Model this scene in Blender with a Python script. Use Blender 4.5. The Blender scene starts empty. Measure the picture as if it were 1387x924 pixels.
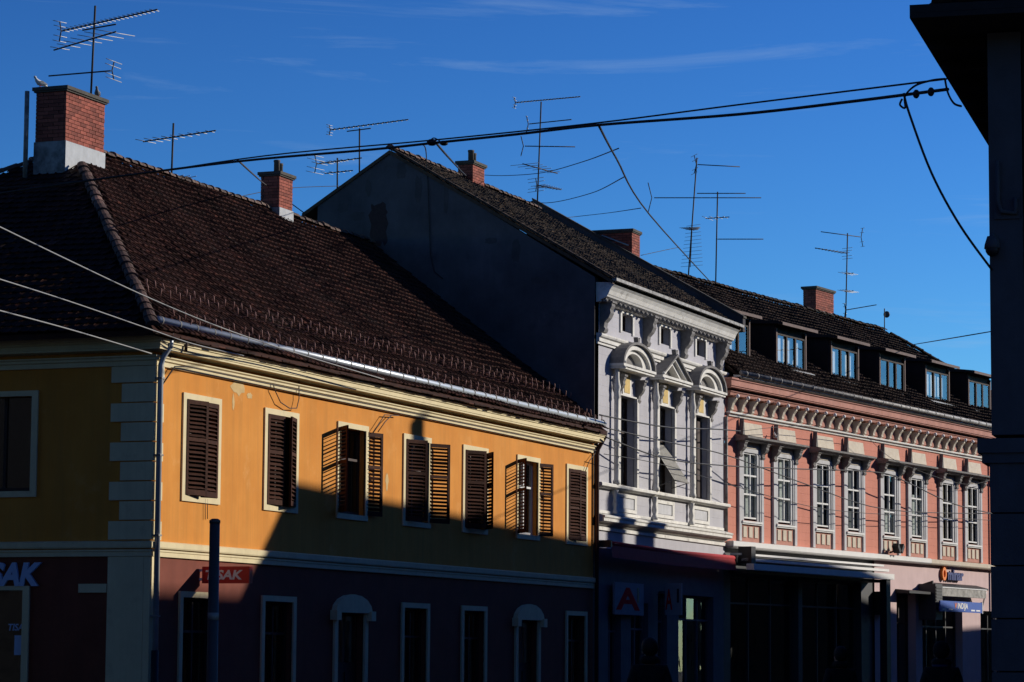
import bpy, bmesh, math, random
from mathutils import Vector, Matrix
random.seed(7)
R = math.radians
# ------------------------------------------------------------------ camera, sky, sun, exposure
scene = bpy.context.scene
col = scene.collection
SC = Vector
FPX, CX, CY = 3905.5, 693.5, 462.0
YAW, TILT, ROLL = R(21.594), R(6.283), R(-0.403)
FW = Vector((math.cos(TILT)*math.cos(YAW), math.cos(TILT)*math.sin(YAW), math.sin(TILT)))
_r0 = FW.cross(Vector((0, 0, 1))).normalized(); _d0 = FW.cross(_r0)
RT = _r0*math.cos(ROLL) + _d0*math.sin(ROLL); DN = -_r0*math.sin(ROLL) + _d0*math.cos(ROLL)
CAM = Vector((-46.052, -25.223, 1.6))
cd = bpy.data.cameras.new('camera'); cam = bpy.data.objects.new('camera', cd); col.objects.link(cam)
cd.sensor_width = 36; cd.lens = FPX/1387*36; cd.clip_start = 0.5; cd.clip_end = 3000
cam.matrix_world = Matrix(((RT.x, -DN.x, -FW.x, CAM.x), (RT.y, -DN.y, -FW.y, CAM.y), (RT.z, -DN.z, -FW.z, CAM.z), (0, 0, 0, 1)))
scene.camera = cam
SUN_AZ, SUN_EL = 48.0, 21.5                      # azimuth from +x towards -y
SUN = Vector((math.cos(R(SUN_EL))*math.cos(R(SUN_AZ)), -math.cos(R(SUN_EL))*math.sin(R(SUN_AZ)), math.sin(R(SUN_EL))))
world = bpy.data.worlds.new('World'); scene.world = world; world.use_nodes = True
wn = world.node_tree.nodes; wl = world.node_tree.links; wn.clear()
sky = wn.new('ShaderNodeTexSky'); sky.sky_type = 'NISHITA'; sky.sun_disc = False
sky.sun_elevation = R(SUN_EL); sky.sun_rotation = math.atan2(SUN.x, SUN.y)
sky.altitude = 0; sky.air_density = 1.0; sky.dust_density = 0.0; sky.ozone_density = 6.0
wg = wn.new('ShaderNodeGamma'); wg.inputs[1].default_value = 1.95
wk = wn.new('ShaderNodeMixRGB'); wk.blend_type = 'MULTIPLY'; wk.inputs[0].default_value = 1; wk.inputs[2].default_value = (.43, .475, .455, 1)
wt = wn.new('ShaderNodeTexCoord'); wm = wn.new('ShaderNodeMapping'); wm.inputs['Rotation'].default_value = (0.0, R(6), R(-21)); wm.inputs['Location'].default_value = (5.48, 3.64, 13.2); wm.inputs['Scale'].default_value = (2.0, 2.4, 26)
wz = wn.new('ShaderNodeTexNoise'); wz.inputs['Scale'].default_value = 2.3; wz.inputs['Detail'].default_value = 7; wz.inputs['Roughness'].default_value = .62; wz.inputs['Distortion'].default_value = .5
wr = wn.new('ShaderNodeMapRange'); wr.inputs[1].default_value = .56; wr.inputs[2].default_value = .85; wr.inputs[3].default_value = 0; wr.inputs[4].default_value = .45
wx = wn.new('ShaderNodeMixRGB'); wx.inputs[2].default_value = (7, 10, 14, 1)
wb = wn.new('ShaderNodeBackground'); wb.inputs[1].default_value = 0.05; wo = wn.new('ShaderNodeOutputWorld')
wl.new(sky.outputs[0], wg.inputs[0]); wl.new(wt.outputs['Generated'], wm.inputs[0]); wl.new(wm.outputs[0], wz.inputs['Vector'])
wl.new(wz.outputs[0], wr.inputs[0]); wl.new(wr.outputs[0], wx.inputs[0]); wl.new(wg.outputs[0], wk.inputs[1]); wl.new(wk.outputs[0], wx.inputs[1])
wl.new(wx.outputs[0], wb.inputs[0]); wl.new(wb.outputs[0], wo.inputs[0])
sl = bpy.data.lights.new('sun', 'SUN'); sl.energy = 4.8; sl.angle = R(.53); sl.color = (1, .93, .82)
so = bpy.data.objects.new('sun', sl); col.objects.link(so); so.rotation_euler = (-SUN).to_track_quat('-Z', 'Y').to_euler(); so.location = (0, -30, 40)
vs = scene.view_settings; vs.view_transform = 'Standard'; vs.look = 'None'; vs.exposure = 0.0; vs.gamma = 1; vs.use_curve_mapping = False

def ray(px, py): return RT*((px-CX)/FPX) + DN*((py-CY)/FPX) + FW
def at(px, py, Y): v = ray(px, py); return CAM + v*((Y-CAM.y)/v.y)      # point on the plane y = Y
def atx(px, py, X): v = ray(px, py); return CAM + v*((X-CAM.x)/v.x)
def atd(px, py, D): return CAM + ray(px, py)*D                         # point at a depth in metres
def atz(px, py, Z): v = ray(px, py); return CAM + v*((Z-CAM.z)/v.z)

# ------------------------------------------------------------------ materials
def N(nt, t, **kw):
    n = nt.nodes.new(t)
    for k, v in kw.items(): n.inputs[k.replace('_', ' ')].default_value = v
    return n
def mat(name, c, rough=.8, var=.25, scale=3.0, c2=None, streak=0, bump=.0, bscale=40, metal=0, island=0, lines=0, spec=.35, coat=0, stain=None, stain_amt=.5, stain_scale=1.3):
    m = bpy.data.materials.new(name); m.use_nodes = True; nt = m.node_tree; b = nt.nodes['Principled BSDF']; L = nt.links
    b.inputs['Roughness'].default_value = rough; b.inputs['Metallic'].default_value = metal; b.inputs['Specular IOR Level'].default_value = spec
    tc = N(nt, 'ShaderNodeTexCoord'); c2 = c2 or tuple(x*(1-var) for x in c)
    nz = N(nt, 'ShaderNodeTexNoise', Scale=scale, Detail=8, Roughness=.65); L.new(tc.outputs['Object'], nz.inputs['Vector'])
    mr = N(nt, 'ShaderNodeMapRange'); mr.inputs[1].default_value = .3; mr.inputs[2].default_value = .7; L.new(nz.outputs[0], mr.inputs[0])
    mx = N(nt, 'ShaderNodeMixRGB'); mx.inputs[1].default_value = (*c, 1); mx.inputs[2].default_value = (*c2, 1); L.new(mr.outputs[0], mx.inputs[0])
    out = mx.outputs[0]
    if streak:
        mp = N(nt, 'ShaderNodeMapping'); mp.inputs['Scale'].default_value = (2.2, 2.2, .16); L.new(tc.outputs['Object'], mp.inputs[0])
        n2 = N(nt, 'ShaderNodeTexNoise', Scale=1.6, Detail=6, Roughness=.6); L.new(mp.outputs[0], n2.inputs['Vector'])
        r2 = N(nt, 'ShaderNodeMapRange'); r2.inputs[1].default_value = .42; r2.inputs[2].default_value = .75; r2.inputs[4].default_value = streak; L.new(n2.outputs[0], r2.inputs[0])
        m2 = N(nt, 'ShaderNodeMixRGB'); m2.inputs[2].default_value = (*[x*.62 for x in c], 1); L.new(r2.outputs[0], m2.inputs[0]); L.new(out, m2.inputs[1]); out = m2.outputs[0]
        mp2 = N(nt, 'ShaderNodeMapping'); mp2.inputs['Scale'].default_value = (9, 9, .35); L.new(tc.outputs['Object'], mp2.inputs[0])
        n4 = N(nt, 'ShaderNodeTexNoise', Scale=1.3, Detail=7, Roughness=.7); L.new(mp2.outputs[0], n4.inputs['Vector'])
        r4 = N(nt, 'ShaderNodeMapRange'); r4.inputs[1].default_value = .5; r4.inputs[2].default_value = .78; r4.inputs[4].default_value = streak*.9; L.new(n4.outputs[0], r4.inputs[0])
        m4 = N(nt, 'ShaderNodeMixRGB'); m4.inputs[2].default_value = (*[x*.55+.02 for x in c], 1); L.new(r4.outputs[0], m4.inputs[0]); L.new(out, m4.inputs[1]); out = m4.outputs[0]
    if stain:
        n3 = N(nt, 'ShaderNodeTexNoise', Scale=stain_scale, Detail=9, Roughness=.7); L.new(tc.outputs['Object'], n3.inputs['Vector'])
        r3 = N(nt, 'ShaderNodeMapRange'); r3.inputs[1].default_value = .56; r3.inputs[2].default_value = .70; r3.inputs[4].default_value = stain_amt; L.new(n3.outputs[0], r3.inputs[0])
        m3 = N(nt, 'ShaderNodeMixRGB'); m3.inputs[2].default_value = (*stain, 1); L.new(r3.outputs[0], m3.inputs[0]); L.new(out, m3.inputs[1]); out = m3.outputs[0]
    if island:
        g = N(nt, 'ShaderNodeNewGeometry'); oi = N(nt, 'ShaderNodeObjectInfo'); ad = N(nt, 'ShaderNodeMath'); ad.operation = 'ADD'
        L.new(g.outputs['Random Per Island'], ad.inputs[0]); L.new(oi.outputs['Random'], ad.inputs[1])
        fr = N(nt, 'ShaderNodeMath'); fr.operation = 'FRACT'; L.new(ad.outputs[0], fr.inputs[0])
        ri = N(nt, 'ShaderNodeMapRange'); ri.inputs[3].default_value = 1-island; ri.inputs[4].default_value = 1+island*.9; L.new(fr.outputs[0], ri.inputs[0])
        fx_ = N(nt, 'ShaderNodeMath'); fx_.operation = 'GREATER_THAN'; fx_.inputs[1].default_value = .985; L.new(fr.outputs[0], fx_.inputs[0]); ax = N(nt, 'ShaderNodeMath'); ax.operation = 'MULTIPLY_ADD'; ax.inputs[1].default_value = 1.0 if island > .4 else 0.0; L.new(fx_.outputs[0], ax.inputs[0]); L.new(ri.outputs[0], ax.inputs[2])
        hs = N(nt, 'ShaderNodeHueSaturation'); L.new(ax.outputs[0], hs.inputs['Value']); L.new(out, hs.inputs['Color']); out = hs.outputs[0]
    L.new(out, b.inputs['Base Color'])
    rr = N(nt, 'ShaderNodeMapRange'); rr.inputs[3].default_value = max(.02, rough-.08); rr.inputs[4].default_value = min(1, rough+.08); L.new(nz.outputs[0], rr.inputs[0]); L.new(rr.outputs[0], b.inputs['Roughness'])
    h = None
    if bump:
        nb = N(nt, 'ShaderNodeTexNoise', Scale=bscale, Detail=5, Roughness=.6); L.new(tc.outputs['Object'], nb.inputs['Vector']); h = nb.outputs[0]
    if lines:
        sx = N(nt, 'ShaderNodeSeparateXYZ'); L.new(tc.outputs['Object'], sx.inputs[0])
        dv = N(nt, 'ShaderNodeMath'); dv.operation = 'DIVIDE'; dv.inputs[1].default_value = lines; L.new(sx.outputs[2], dv.inputs[0])
        f2 = N(nt, 'ShaderNodeMath'); f2.operation = 'FRACT'; L.new(dv.outputs[0], f2.inputs[0])
        gt = N(nt, 'ShaderNodeMath'); gt.operation = 'GREATER_THAN'; gt.inputs[1].default_value = .07; L.new(f2.outputs[0], gt.inputs[0])
        if h:
            a2 = N(nt, 'ShaderNodeMath'); a2.operation = 'MULTIPLY_ADD'; a2.inputs[1].default_value = .25; L.new(h, a2.inputs[0]); L.new(gt.outputs[0], a2.inputs[2]); h = a2.outputs[0]
        else: h = gt.outputs[0]
        bump = max(bump, .5)
    if h:
        bp = N(nt, 'ShaderNodeBump', Strength=bump, Distance=.02); L.new(h, bp.inputs['Height']); L.new(bp.outputs[0], b.inputs['Normal'])
    return m
def glass(name, tint=(.86, .9, .9), ior=1.75):
    m = bpy.data.materials.new(name); m.use_nodes = True; nt = m.node_tree; nt.nodes.clear(); L = nt.links
    o = N(nt, 'ShaderNodeOutputMaterial'); mx = N(nt, 'ShaderNodeMixShader'); fr = N(nt, 'ShaderNodeFresnel', IOR=ior); gm = N(nt, 'ShaderNodeNewGeometry'); bf = N(nt, 'ShaderNodeMapRange'); bf.inputs[3].default_value = ior; bf.inputs[4].default_value = 1/ior; L.new(gm.outputs['Backfacing'], bf.inputs[0]); L.new(bf.outputs[0], fr.inputs[0])
    t = N(nt, 'ShaderNodeBsdfTransparent'); t.inputs[0].default_value = (*tint, 1); g = N(nt, 'ShaderNodeBsdfGlossy'); g.inputs['Roughness'].default_value = .015
    nb = N(nt, 'ShaderNodeTexNoise', Scale=1.6, Detail=1); tc = N(nt, 'ShaderNodeTexCoord'); L.new(tc.outputs['Object'], nb.inputs['Vector'])
    bp = N(nt, 'ShaderNodeBump', Strength=.25, Distance=.03); L.new(nb.outputs[0], bp.inputs['Height']); L.new(bp.outputs[0], g.inputs['Normal'])
    L.new(fr.outputs[0], mx.inputs[0]); L.new(t.outputs[0], mx.inputs[1]); L.new(g.outputs[0], mx.inputs[2]); L.new(mx.outputs[0], o.inputs[0]); return m
M = dict(
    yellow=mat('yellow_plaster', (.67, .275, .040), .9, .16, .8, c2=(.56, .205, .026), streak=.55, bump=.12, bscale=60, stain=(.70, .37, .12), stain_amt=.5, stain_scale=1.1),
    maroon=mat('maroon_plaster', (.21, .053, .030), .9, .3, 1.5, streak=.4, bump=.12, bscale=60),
    cream=mat('cream_stucco', (.74, .63, .38), .88, .14, 2.0, streak=.25, bump=.08, bscale=50, stain=(.45, .36, .22), stain_amt=.5, stain_scale=2.2),
    patch=mat('old_plaster', (.62, .44, .2), .95, .25, 5, bump=.2, bscale=40),
    tile_y=mat('brown_clay_tile', (.054, .0165, .010), .8, .55, 6, c2=(.025, .011, .008), island=.45, bump=.25, bscale=70, stain=(.030, .026, .020), stain_amt=.6, stain_scale=.9, spec=.12),
    tile_w=mat('mossy_clay_tile', (.080, .046, .025), .85, .5, 5, c2=(.032, .022, .014), island=.45, bump=.25, bscale=70, stain=(.04, .038, .02), stain_amt=.8, stain_scale=1.1),
    tile_p=mat('dark_clay_tile', (.050, .027, .018), .85, .5, 5, c2=(.020, .013, .010), island=.45, bump=.25, bscale=70, spec=.12),
    ridge=mat('weathered_ridge_tile', (.17, .085, .06), .85, .5, 7, c2=(.045, .03, .025), island=.5, bump=.3, bscale=50, stain=(.16, .15, .11), stain_amt=.7, stain_scale=2.5),
    zinc=mat('zinc_sheet', (.50, .54, .57), .40, .25, 6, metal=.4, streak=.2, spec=.5),
    zinc_old=mat('weathered_zinc', (.34, .33, .31), .65, .6, 5, c2=(.10, .095, .09), metal=.3, spec=.3),
    flash=mat('pale_flashing', (.42, .43, .43), .6, .3, 4, streak=.5), hook=mat('pale_rust_hook', (.30, .15, .12), .7, .3, 9), side_shade=mat('shaded_side', (.03, .02, .018), .95, .3, 8),  # unused dark brick tone standing in for shade on chimney sides
    brown_pipe=mat('brown_painted_pipe', (.055, .024, .018), .5, .3, 5),
    iron=mat('cast_iron', (.012, .012, .014), .6, .3, 5),
    shutter=mat('brown_shutter_wood', (.070, .027, .016), .75, .45, 14, c2=(.035, .015, .010), bump=.15, bscale=90, island=.3, spec=.08),
    frame_brown=mat('dark_window_wood', (.045, .02, .014), .6, .4, 10),
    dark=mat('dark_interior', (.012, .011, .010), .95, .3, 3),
    glass=glass('window_glass'), glass_up=glass('dormer_glass', (.85, .88, .9), 2.3),
    brick=mat('red_brick', (.31, .085, .05), .9, .35, 9, c2=(.2, .05, .035), island=.35, bump=.3, bscale=80),
    mortar=mat('dark_mortar', (.06, .035, .03), .95, .3, 12, bump=.3, bscale=90),
    cap=mat('sooty_concrete', (.085, .075, .06), .9, .4, 6, bump=.3, bscale=50),
    pot=mat('chimney_pot', (.10, .085, .07), .8, .4, 5),
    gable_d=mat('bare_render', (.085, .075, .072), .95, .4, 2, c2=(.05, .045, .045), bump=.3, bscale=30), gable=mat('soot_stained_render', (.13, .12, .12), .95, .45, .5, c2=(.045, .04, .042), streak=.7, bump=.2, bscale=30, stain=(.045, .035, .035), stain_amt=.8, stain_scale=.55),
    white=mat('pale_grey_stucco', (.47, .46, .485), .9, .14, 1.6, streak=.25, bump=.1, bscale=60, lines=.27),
    trim=mat('off_white_stucco', (.76, .74, .68), .88, .25, 3.5, streak=.3, bump=.12, bscale=50, stain=(.26, .24, .21), stain_amt=.75, stain_scale=3.2),
    gold=mat('ochre_panel', (.66, .47, .17), .85, .3, 9),
    grey_trim=mat('weathered_grey_stucco', (.22, .21, .20), .92, .35, 6, bump=.2, bscale=60, stain=(.08, .075, .07), stain_amt=.7, stain_scale=3),
    blind=mat('old_grey_blind', (.30, .29, .26), .95, .35, 12, bump=.3, bscale=70, stain=(.12, .11, .09), stain_amt=.6, stain_scale=6),
    red=mat('red_awning_cloth', (.42, .03, .035), .85, .2, 5),
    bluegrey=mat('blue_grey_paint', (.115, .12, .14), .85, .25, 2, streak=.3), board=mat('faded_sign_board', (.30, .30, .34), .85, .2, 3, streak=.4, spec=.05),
    pink=mat('salmon_plaster', (.61, .235, .165), .9, .14, 1.2, streak=.2, bump=.1, bscale=60, lines=.24),
    pink_l=mat('pale_pink_plaster', (.62, .46, .45), .9, .12, 2, streak=.2, bump=.08, bscale=60),
    pinktrim=mat('salmon_stucco', (.50, .235, .18), .9, .25, 3, streak=.35, bump=.1, stain=(.3, .2, .17), stain_amt=.5, stain_scale=2.5),
    panel=mat('ivory_panel', (.62, .55, .44), .9, .2, 5, stain=(.4, .25, .2), stain_amt=.4, stain_scale=4),
    winframe=mat('white_window_paint', (.70, .70, .68), .6, .15, 8),
    surround=mat('grey_white_stucco', (.56, .56, .57), .88, .2, 4, streak=.3, bump=.1),
    curtain=mat('white_curtain', (.72, .74, .70), .95, .15, 6, bump=.4, bscale=9),
    sheer=mat('grey_net_curtain', (.15, .16, .17), .95, .3, 5), beige_blind=mat('beige_blind', (.55, .46, .30), .95, .15, 6),
    dormer=mat('dark_brown_cladding', (.030, .017, .012), .8, .4, 5),
    dormer_edge=mat('brown_dormer_trim', (.10, .045, .030), .7, .4, 6),
    awning_w=mat('white_awning_metal', (.72, .71, .68), .6, .1, 3),
    blue=mat('blue_sign_sheet', (.02, .09, .42), .5, .1, 3), white_p=mat('white_sign_paint', (.8, .8, .8), .5, .05, 3), redsign=mat('red_sign_sheet', (.55, .02, .02), .4, .1, 3), redpaint=mat('red_letter_paint', (.6, .015, .02), .8, .1, 3, spec=.03), black=mat('black_paint', (.012, .012, .015), .5, .2, 3), orange=mat('orange_letter', (.85, .22, .02), .5, .1, 3), darkblue=mat('dark_blue_letter', (.015, .03, .16), .5, .1, 3), paleblue=mat('pale_blue_letter', (.42, .55, .80), .5, .1, 3),
    alu=mat('antenna_aluminium', (.5, .5, .48), .5, .3, 20, metal=.3), mast=mat('rusty_mast', (.035, .028, .024), .7, .5, 20),
    cable=mat('black_cable', (.010, .010, .011), .6, .2, 10), cable_l=mat('pale_cable', (.30, .30, .29), .6, .2, 10), wallcable=mat('dusty_cable', (.05, .04, .035), .7, .3, 10),
    asphalt=mat('asphalt', (.05, .05, .052), .95, .3, 3, bump=.3, bscale=120), paving=mat('paving', (.22, .21, .20), .9, .2, 2, bump=.2, bscale=60), kerb=mat('kerb_stone', (.28, .27, .26), .9, .2, 4),
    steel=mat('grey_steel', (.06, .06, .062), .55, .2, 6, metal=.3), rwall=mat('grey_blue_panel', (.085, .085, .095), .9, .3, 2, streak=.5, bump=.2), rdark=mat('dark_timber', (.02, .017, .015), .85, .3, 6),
    bounce_cut=mat('black_bounce_cut', (.018, .018, .02), .9, .3, 3, bump=.2, spec=.1), opp=mat('dark_render', (.045, .04, .035), .9, .2, 1.5, streak=.3), skin=mat('skin', (.45, .27, .2), .6, .1, 6), cloth=mat('dark_coat', (.012, .012, .014), .9, .3, 10), hair=mat('dark_hair', (.015, .011, .009), .7, .3, 20), jeans=mat('dark_trousers', (.014, .016, .024), .9, .3, 10), cap_b=mat('blue_scarf', (.03, .06, .16), .9, .2, 10),  # near-black wall colour chosen so the added west block bounces little light
    pigeon=mat('grey_feathers', (.16, .17, .19), .7, .4, 20), pigeon_w=mat('white_feathers', (.6, .6, .58), .7, .2, 20),
)

# ------------------------------------------------------------------ mesh helpers
class MB:
    def __init__(s): s.v = []; s.f = []; s.sm = []
    def add(s, vs, fs, smooth=False):
        n = len(s.v); s.v += [tuple(v) for v in vs]; s.f += [tuple(i+n for i in f) for f in fs]; s.sm += [smooth]*len(fs); return s
    def box(s, x0, x1, y0, y1, z0, z1):
        return s.add([(x0, y0, z0), (x1, y0, z0), (x1, y1, z0), (x0, y1, z0), (x0, y0, z1), (x1, y0, z1), (x1, y1, z1), (x0, y1, z1)],
                     [(3, 2, 1, 0), (4, 5, 6, 7), (0, 1, 5, 4), (1, 2, 6, 5), (2, 3, 7, 6), (3, 0, 4, 7)])
    def prism(s, poly, d):                                          # poly: list of 3D points, extruded by d
        n = len(poly); P = [Vector(p) for p in poly]; d = Vector(d)
        return s.add(P+[p+d for p in P], [tuple(range(n)), tuple(range(2*n-1, n-1, -1))]+[(i, i+n, (i+1) % n+n, (i+1) % n) for i in range(n)])
    def xprof(s, prof, x0, x1):                                     # closed (y,z) outline extruded along x
        return s.prism([(x0, y, z) for y, z in prof], (x1-x0, 0, 0))
    def tube(s, pts, r, n=8, caps=True):
        P = [Vector(p) for p in pts]; k = len(P); rr = r if isinstance(r, (list, tuple)) else [r]*k; vs = []; up = None
        for i, p in enumerate(P):
            t = (P[min(i+1, k-1)]-P[max(i-1, 0)]).normalized()
            if up is None: up = Vector((0, 0, 1)) if abs(t.z) < .9 else Vector((1, 0, 0))
            a = t.cross(up); a.normalize(); b = t.cross(a); up = -b if b.dot(up) < 0 else b
            for j in range(n): q = 2*math.pi*j/n; vs.append(p+a*(rr[i]*math.cos(q))+b*(rr[i]*math.sin(q)))
        fs = [(i*n+j, i*n+(j+1) % n, (i+1)*n+(j+1) % n, (i+1)*n+j) for i in range(k-1) for j in range(n)]
        if caps: fs += [tuple(range(n-1, -1, -1)), tuple(range((k-1)*n, k*n))]
        return s.add(vs, fs, True)
    def lathe(s, prof, x, y, n=12):                                 # (r,z) profile about a vertical axis
        vs = [(x+r*math.cos(2*math.pi*j/n), y+r*math.sin(2*math.pi*j/n), z) for r, z in prof for j in range(n)]; k = len(prof)
        fs = [(i*n+j, i*n+(j+1) % n, (i+1)*n+(j+1) % n, (i+1)*n+j) for i in range(k-1) for j in range(n)]
        return s.add(vs, fs+[tuple(range(n-1, -1, -1)), tuple(range((k-1)*n, k*n))], True)
    def ball(s, c, r, n=8, sc=(1, 1, 1)):
        prof = [(math.sin(math.pi*i/n), -math.cos(math.pi*i/n)) for i in range(n+1)]; m = n+2
        vs = [(c[0]+r*sc[0]*a*math.cos(2*math.pi*j/m), c[1]+r*sc[1]*a*math.sin(2*math.pi*j/m), c[2]+r*sc[2]*b) for a, b in prof for j in range(m)]
        return s.add(vs, [(i*m+j, i*m+(j+1) % m, (i+1)*m+(j+1) % m, (i+1)*m+j) for i in range(n) for j in range(m)], True)
    def sweep(s, prof, path):                                       # open (outward, z) profile along a plan path, mitred
        P = [Vector((p[0], p[1])) for p in path]; k = len(P); m = len(prof); vs = []
        for i in range(k):
            ns = []
            if i > 0: d = (P[i]-P[i-1]).normalized(); ns.append(Vector((d.y, -d.x)))
            if i < k-1: d = (P[i+1]-P[i]).normalized(); ns.append(Vector((d.y, -d.x)))
            n = ns[0] if len(ns) == 1 else (ns[0]+ns[1])/(1+ns[0].dot(ns[1]))
            vs += [(P[i].x+n.x*o, P[i].y+n.y*o, z) for o, z in prof]
        fs = [(i*m+j, i*m+j+1, (i+1)*m+j+1, (i+1)*m+j) for i in range(k-1) for j in range(m-1)]
        return s.add(vs, fs+[tuple(range(m)), tuple(range(k*m-1, (k-1)*m-1, -1))])
    def mesh(s, name, mt):
        me = bpy.data.meshes.new(name); me.from_pydata(s.v, [], s.f)
        bm = bmesh.new(); bm.from_mesh(me); bmesh.ops.recalc_face_normals(bm, faces=bm.faces); bm.to_mesh(me); bm.free()
        me.polygons.foreach_set('use_smooth', s.sm); me.materials.append(M[mt] if isinstance(mt, str) else mt); return me
    def build(s, name, mt, parent=None, loc=(0, 0, 0)): return link(name, s.mesh(name, mt), parent, loc)
def link(name, me, parent=None, loc=(0, 0, 0), rz=0):
    o = bpy.data.objects.new(name, me); col.objects.link(o); o.parent = parent; o.location = loc; o.rotation_euler = (0, 0, rz); return o
def B(name, mt, parent, *a, loc=(0, 0, 0)): return MB().box(*a).build(name, mt, parent, loc)
def tag(o, label, cat, group=None, kind=None):
    o['label'] = label; o['category'] = cat
    if group: o['group'] = group
    if kind: o['kind'] = kind
    return o
def thing(name, label, cat, loc=(0, 0, 0), rz=0, group=None):
    o = bpy.data.objects.new(name, None); col.objects.link(o); o.location = loc; o.rotation_euler = (0, 0, rz); o.empty_display_size = .3
    return tag(o, label, cat, group)
def struct(o): o['kind'] = 'structure'; return o
def wall_holes(x0, x1, z0, z1, holes, y=0, depth=.2):               # holes (x0,x1,z0,z1); front sheet plus reveals
    mb = MB(); xs = sorted({x0, x1, *[h[0] for h in holes], *[h[1] for h in holes]}); zs = sorted({z0, z1, *[h[2] for h in holes], *[h[3] for h in holes]})
    for a, b in zip(xs, xs[1:]):
        for c, d in zip(zs, zs[1:]):
            if not any(h[0]-1e-6 <= a and b <= h[1]+1e-6 and h[2]-1e-6 <= c and d <= h[3]+1e-6 for h in holes):
                mb.add([(a, y, c), (b, y, c), (b, y, d), (a, y, d)], [(0, 1, 2, 3)])
    for a, b, c, d in holes:
        e = y+depth
        for q in (((a, y, c), (a, e, c), (a, e, d), (a, y, d)), ((b, y, c), (b, e, c), (b, e, d), (b, y, d)), ((a, y, c), (b, y, c), (b, e, c), (a, e, c)), ((a, y, d), (b, y, d), (b, e, d), (a, e, d))):
            mb.add(q, [(0, 1, 2, 3)])
    return mb
def mesh_raw(mb, name, mt):                                          # no normal recalculation (open sheets)
    me = bpy.data.meshes.new(name); me.from_pydata(mb.v, [], mb.f); me.polygons.foreach_set('use_smooth', mb.sm); me.materials.append(M[mt]); return me
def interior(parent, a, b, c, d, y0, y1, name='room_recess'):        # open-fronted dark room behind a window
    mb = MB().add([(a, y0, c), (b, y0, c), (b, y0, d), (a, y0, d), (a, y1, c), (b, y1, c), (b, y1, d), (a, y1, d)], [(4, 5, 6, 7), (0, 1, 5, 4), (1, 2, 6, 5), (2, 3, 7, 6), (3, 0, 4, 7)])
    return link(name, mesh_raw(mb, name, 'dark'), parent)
def text(name, body, size, mt, parent, loc, rot, extrude=.01, bold=.0, shear=0.0, sx=1.0):
    cu = bpy.data.curves.new(name, 'FONT'); cu.body = body; cu.size = size; cu.extrude = extrude; cu.offset = bold; cu.shear = shear; cu.resolution_u = 3
    t = bpy.data.objects.new(name, cu); col.objects.link(t); bpy.context.view_layer.update()
    me = bpy.data.meshes.new_from_object(t.evaluated_get(bpy.context.evaluated_depsgraph_get())); bpy.data.objects.remove(t); bpy.data.curves.remove(cu)
    me.materials.clear(); me.materials.append(M[mt]); o = bpy.data.objects.new(name, me); col.objects.link(o); o.parent = parent; o.location = loc; o.rotation_euler = rot; o.scale = (sx, 1, 1); return o

# roof tiles: real pieces laid in courses on a sloping plane
def tile_shape(w, l, t=.022, tilt=.03):
    prof = [(0, .010), (.10*w, .030), (.22*w, .010), (.6*w, .004), (w*.97, .010)]
    vs = [(u, 0, h+tilt) for u, h in prof]+[(u, l, h) for u, h in prof]+[(u, 0, h+tilt-t) for u, h in prof]
    fs = [(i, i+1, i+6, i+5) for i in range(4)]+[(i, i+10, i+11, i+1) for i in range(4)]+[(0, 5, 10)]
    return vs, fs
def tiles(parent, O, U, V, length, w, ex, span, mt, picks=0, pick_key=None, name='roof_tile'):
    O, U, V = Vector(O), Vector(U).normalized(), Vector(V).normalized(); Nn = U.cross(V)
    vs, fs = tile_shape(w, ex*1.12); spots = []
    row = 0; v = 0.0
    while v < length-.05:
        a, b = span(v); a2, b2 = span(min(v+ex, length)); a = max(a, a2); b = min(b, b2)
        u = a+((row % 2)*.5*w if row % 2 else 0)*0 + (w*.5 if row % 2 else 0) - w*.5
        u = math.floor(a/w)*w+(w*.5 if row % 2 else 0)
        while u < b:
            if u+w*.2 >= a and u+w*.8 <= b: spots.append((u, v))
            u += w
        v += ex; row += 1
    chosen = set()
    if picks: chosen = set(sorted(range(len(spots)), key=lambda i: pick_key(*spots[i]))[:picks])
    mb = MB(); base = None
    for i, (u, v) in enumerate(spots):
        ju, jv, jn, rz = random.gauss(0, .005), random.gauss(0, .009)-(.05 if random.random() < .006 else 0), abs(random.gauss(0, .006))+.02*math.sin(u*.55+v*.8)+.012*math.sin(u*1.7-v*1.1), random.gauss(0, .018)
        if i in chosen:
            if base is None:
                mb1 = MB().add(vs, fs); base = mesh_raw(mb1, name, mt)
            o = bpy.data.objects.new(name, base); col.objects.link(o); o.parent = parent
            p = O+U*(u+ju)+V*(v+jv)+Nn*jn; c, s_ = math.cos(rz), math.sin(rz); U2 = U*c+V*s_; V2 = V*c-U*s_
            o.matrix_local = Matrix(((U2.x, V2.x, Nn.x, p.x), (U2.y, V2.y, Nn.y, p.y), (U2.z, V2.z, Nn.z, p.z), (0, 0, 0, 1)))
        else:
            c, s_ = math.cos(rz), math.sin(rz)
            mb.add([O+U*(u+ju+a*c-b*s_)+V*(v+jv+b*c+a*s_)+Nn*(n+jn) for a, b, n in vs], fs)
    o = link('roof_tiling', mesh_raw(mb, 'roof_tiling', mt), parent); o['kind'] = 'stuff'; return o
def cap_mesh(l, r, mt):                                              # a ridge tile: tapered half round along +x
    n = 6; vs = []
    for x, rr in ((0, r*1.12), (l*.12, r*1.12), (l*.13, r), (l*1.06, r*.9)):
        vs += [(x, -rr*math.cos(math.pi*j/n), rr*.75*math.sin(math.pi*j/n)) for j in range(n+1)]
    fs = [(i*(n+1)+j, i*(n+1)+j+1, (i+1)*(n+1)+j+1, (i+1)*(n+1)+j) for i in range(3) for j in range(n)]+[tuple(range(n+1))]
    return mesh_raw(MB().add(vs, fs), 'ridge_tile', mt)
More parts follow.
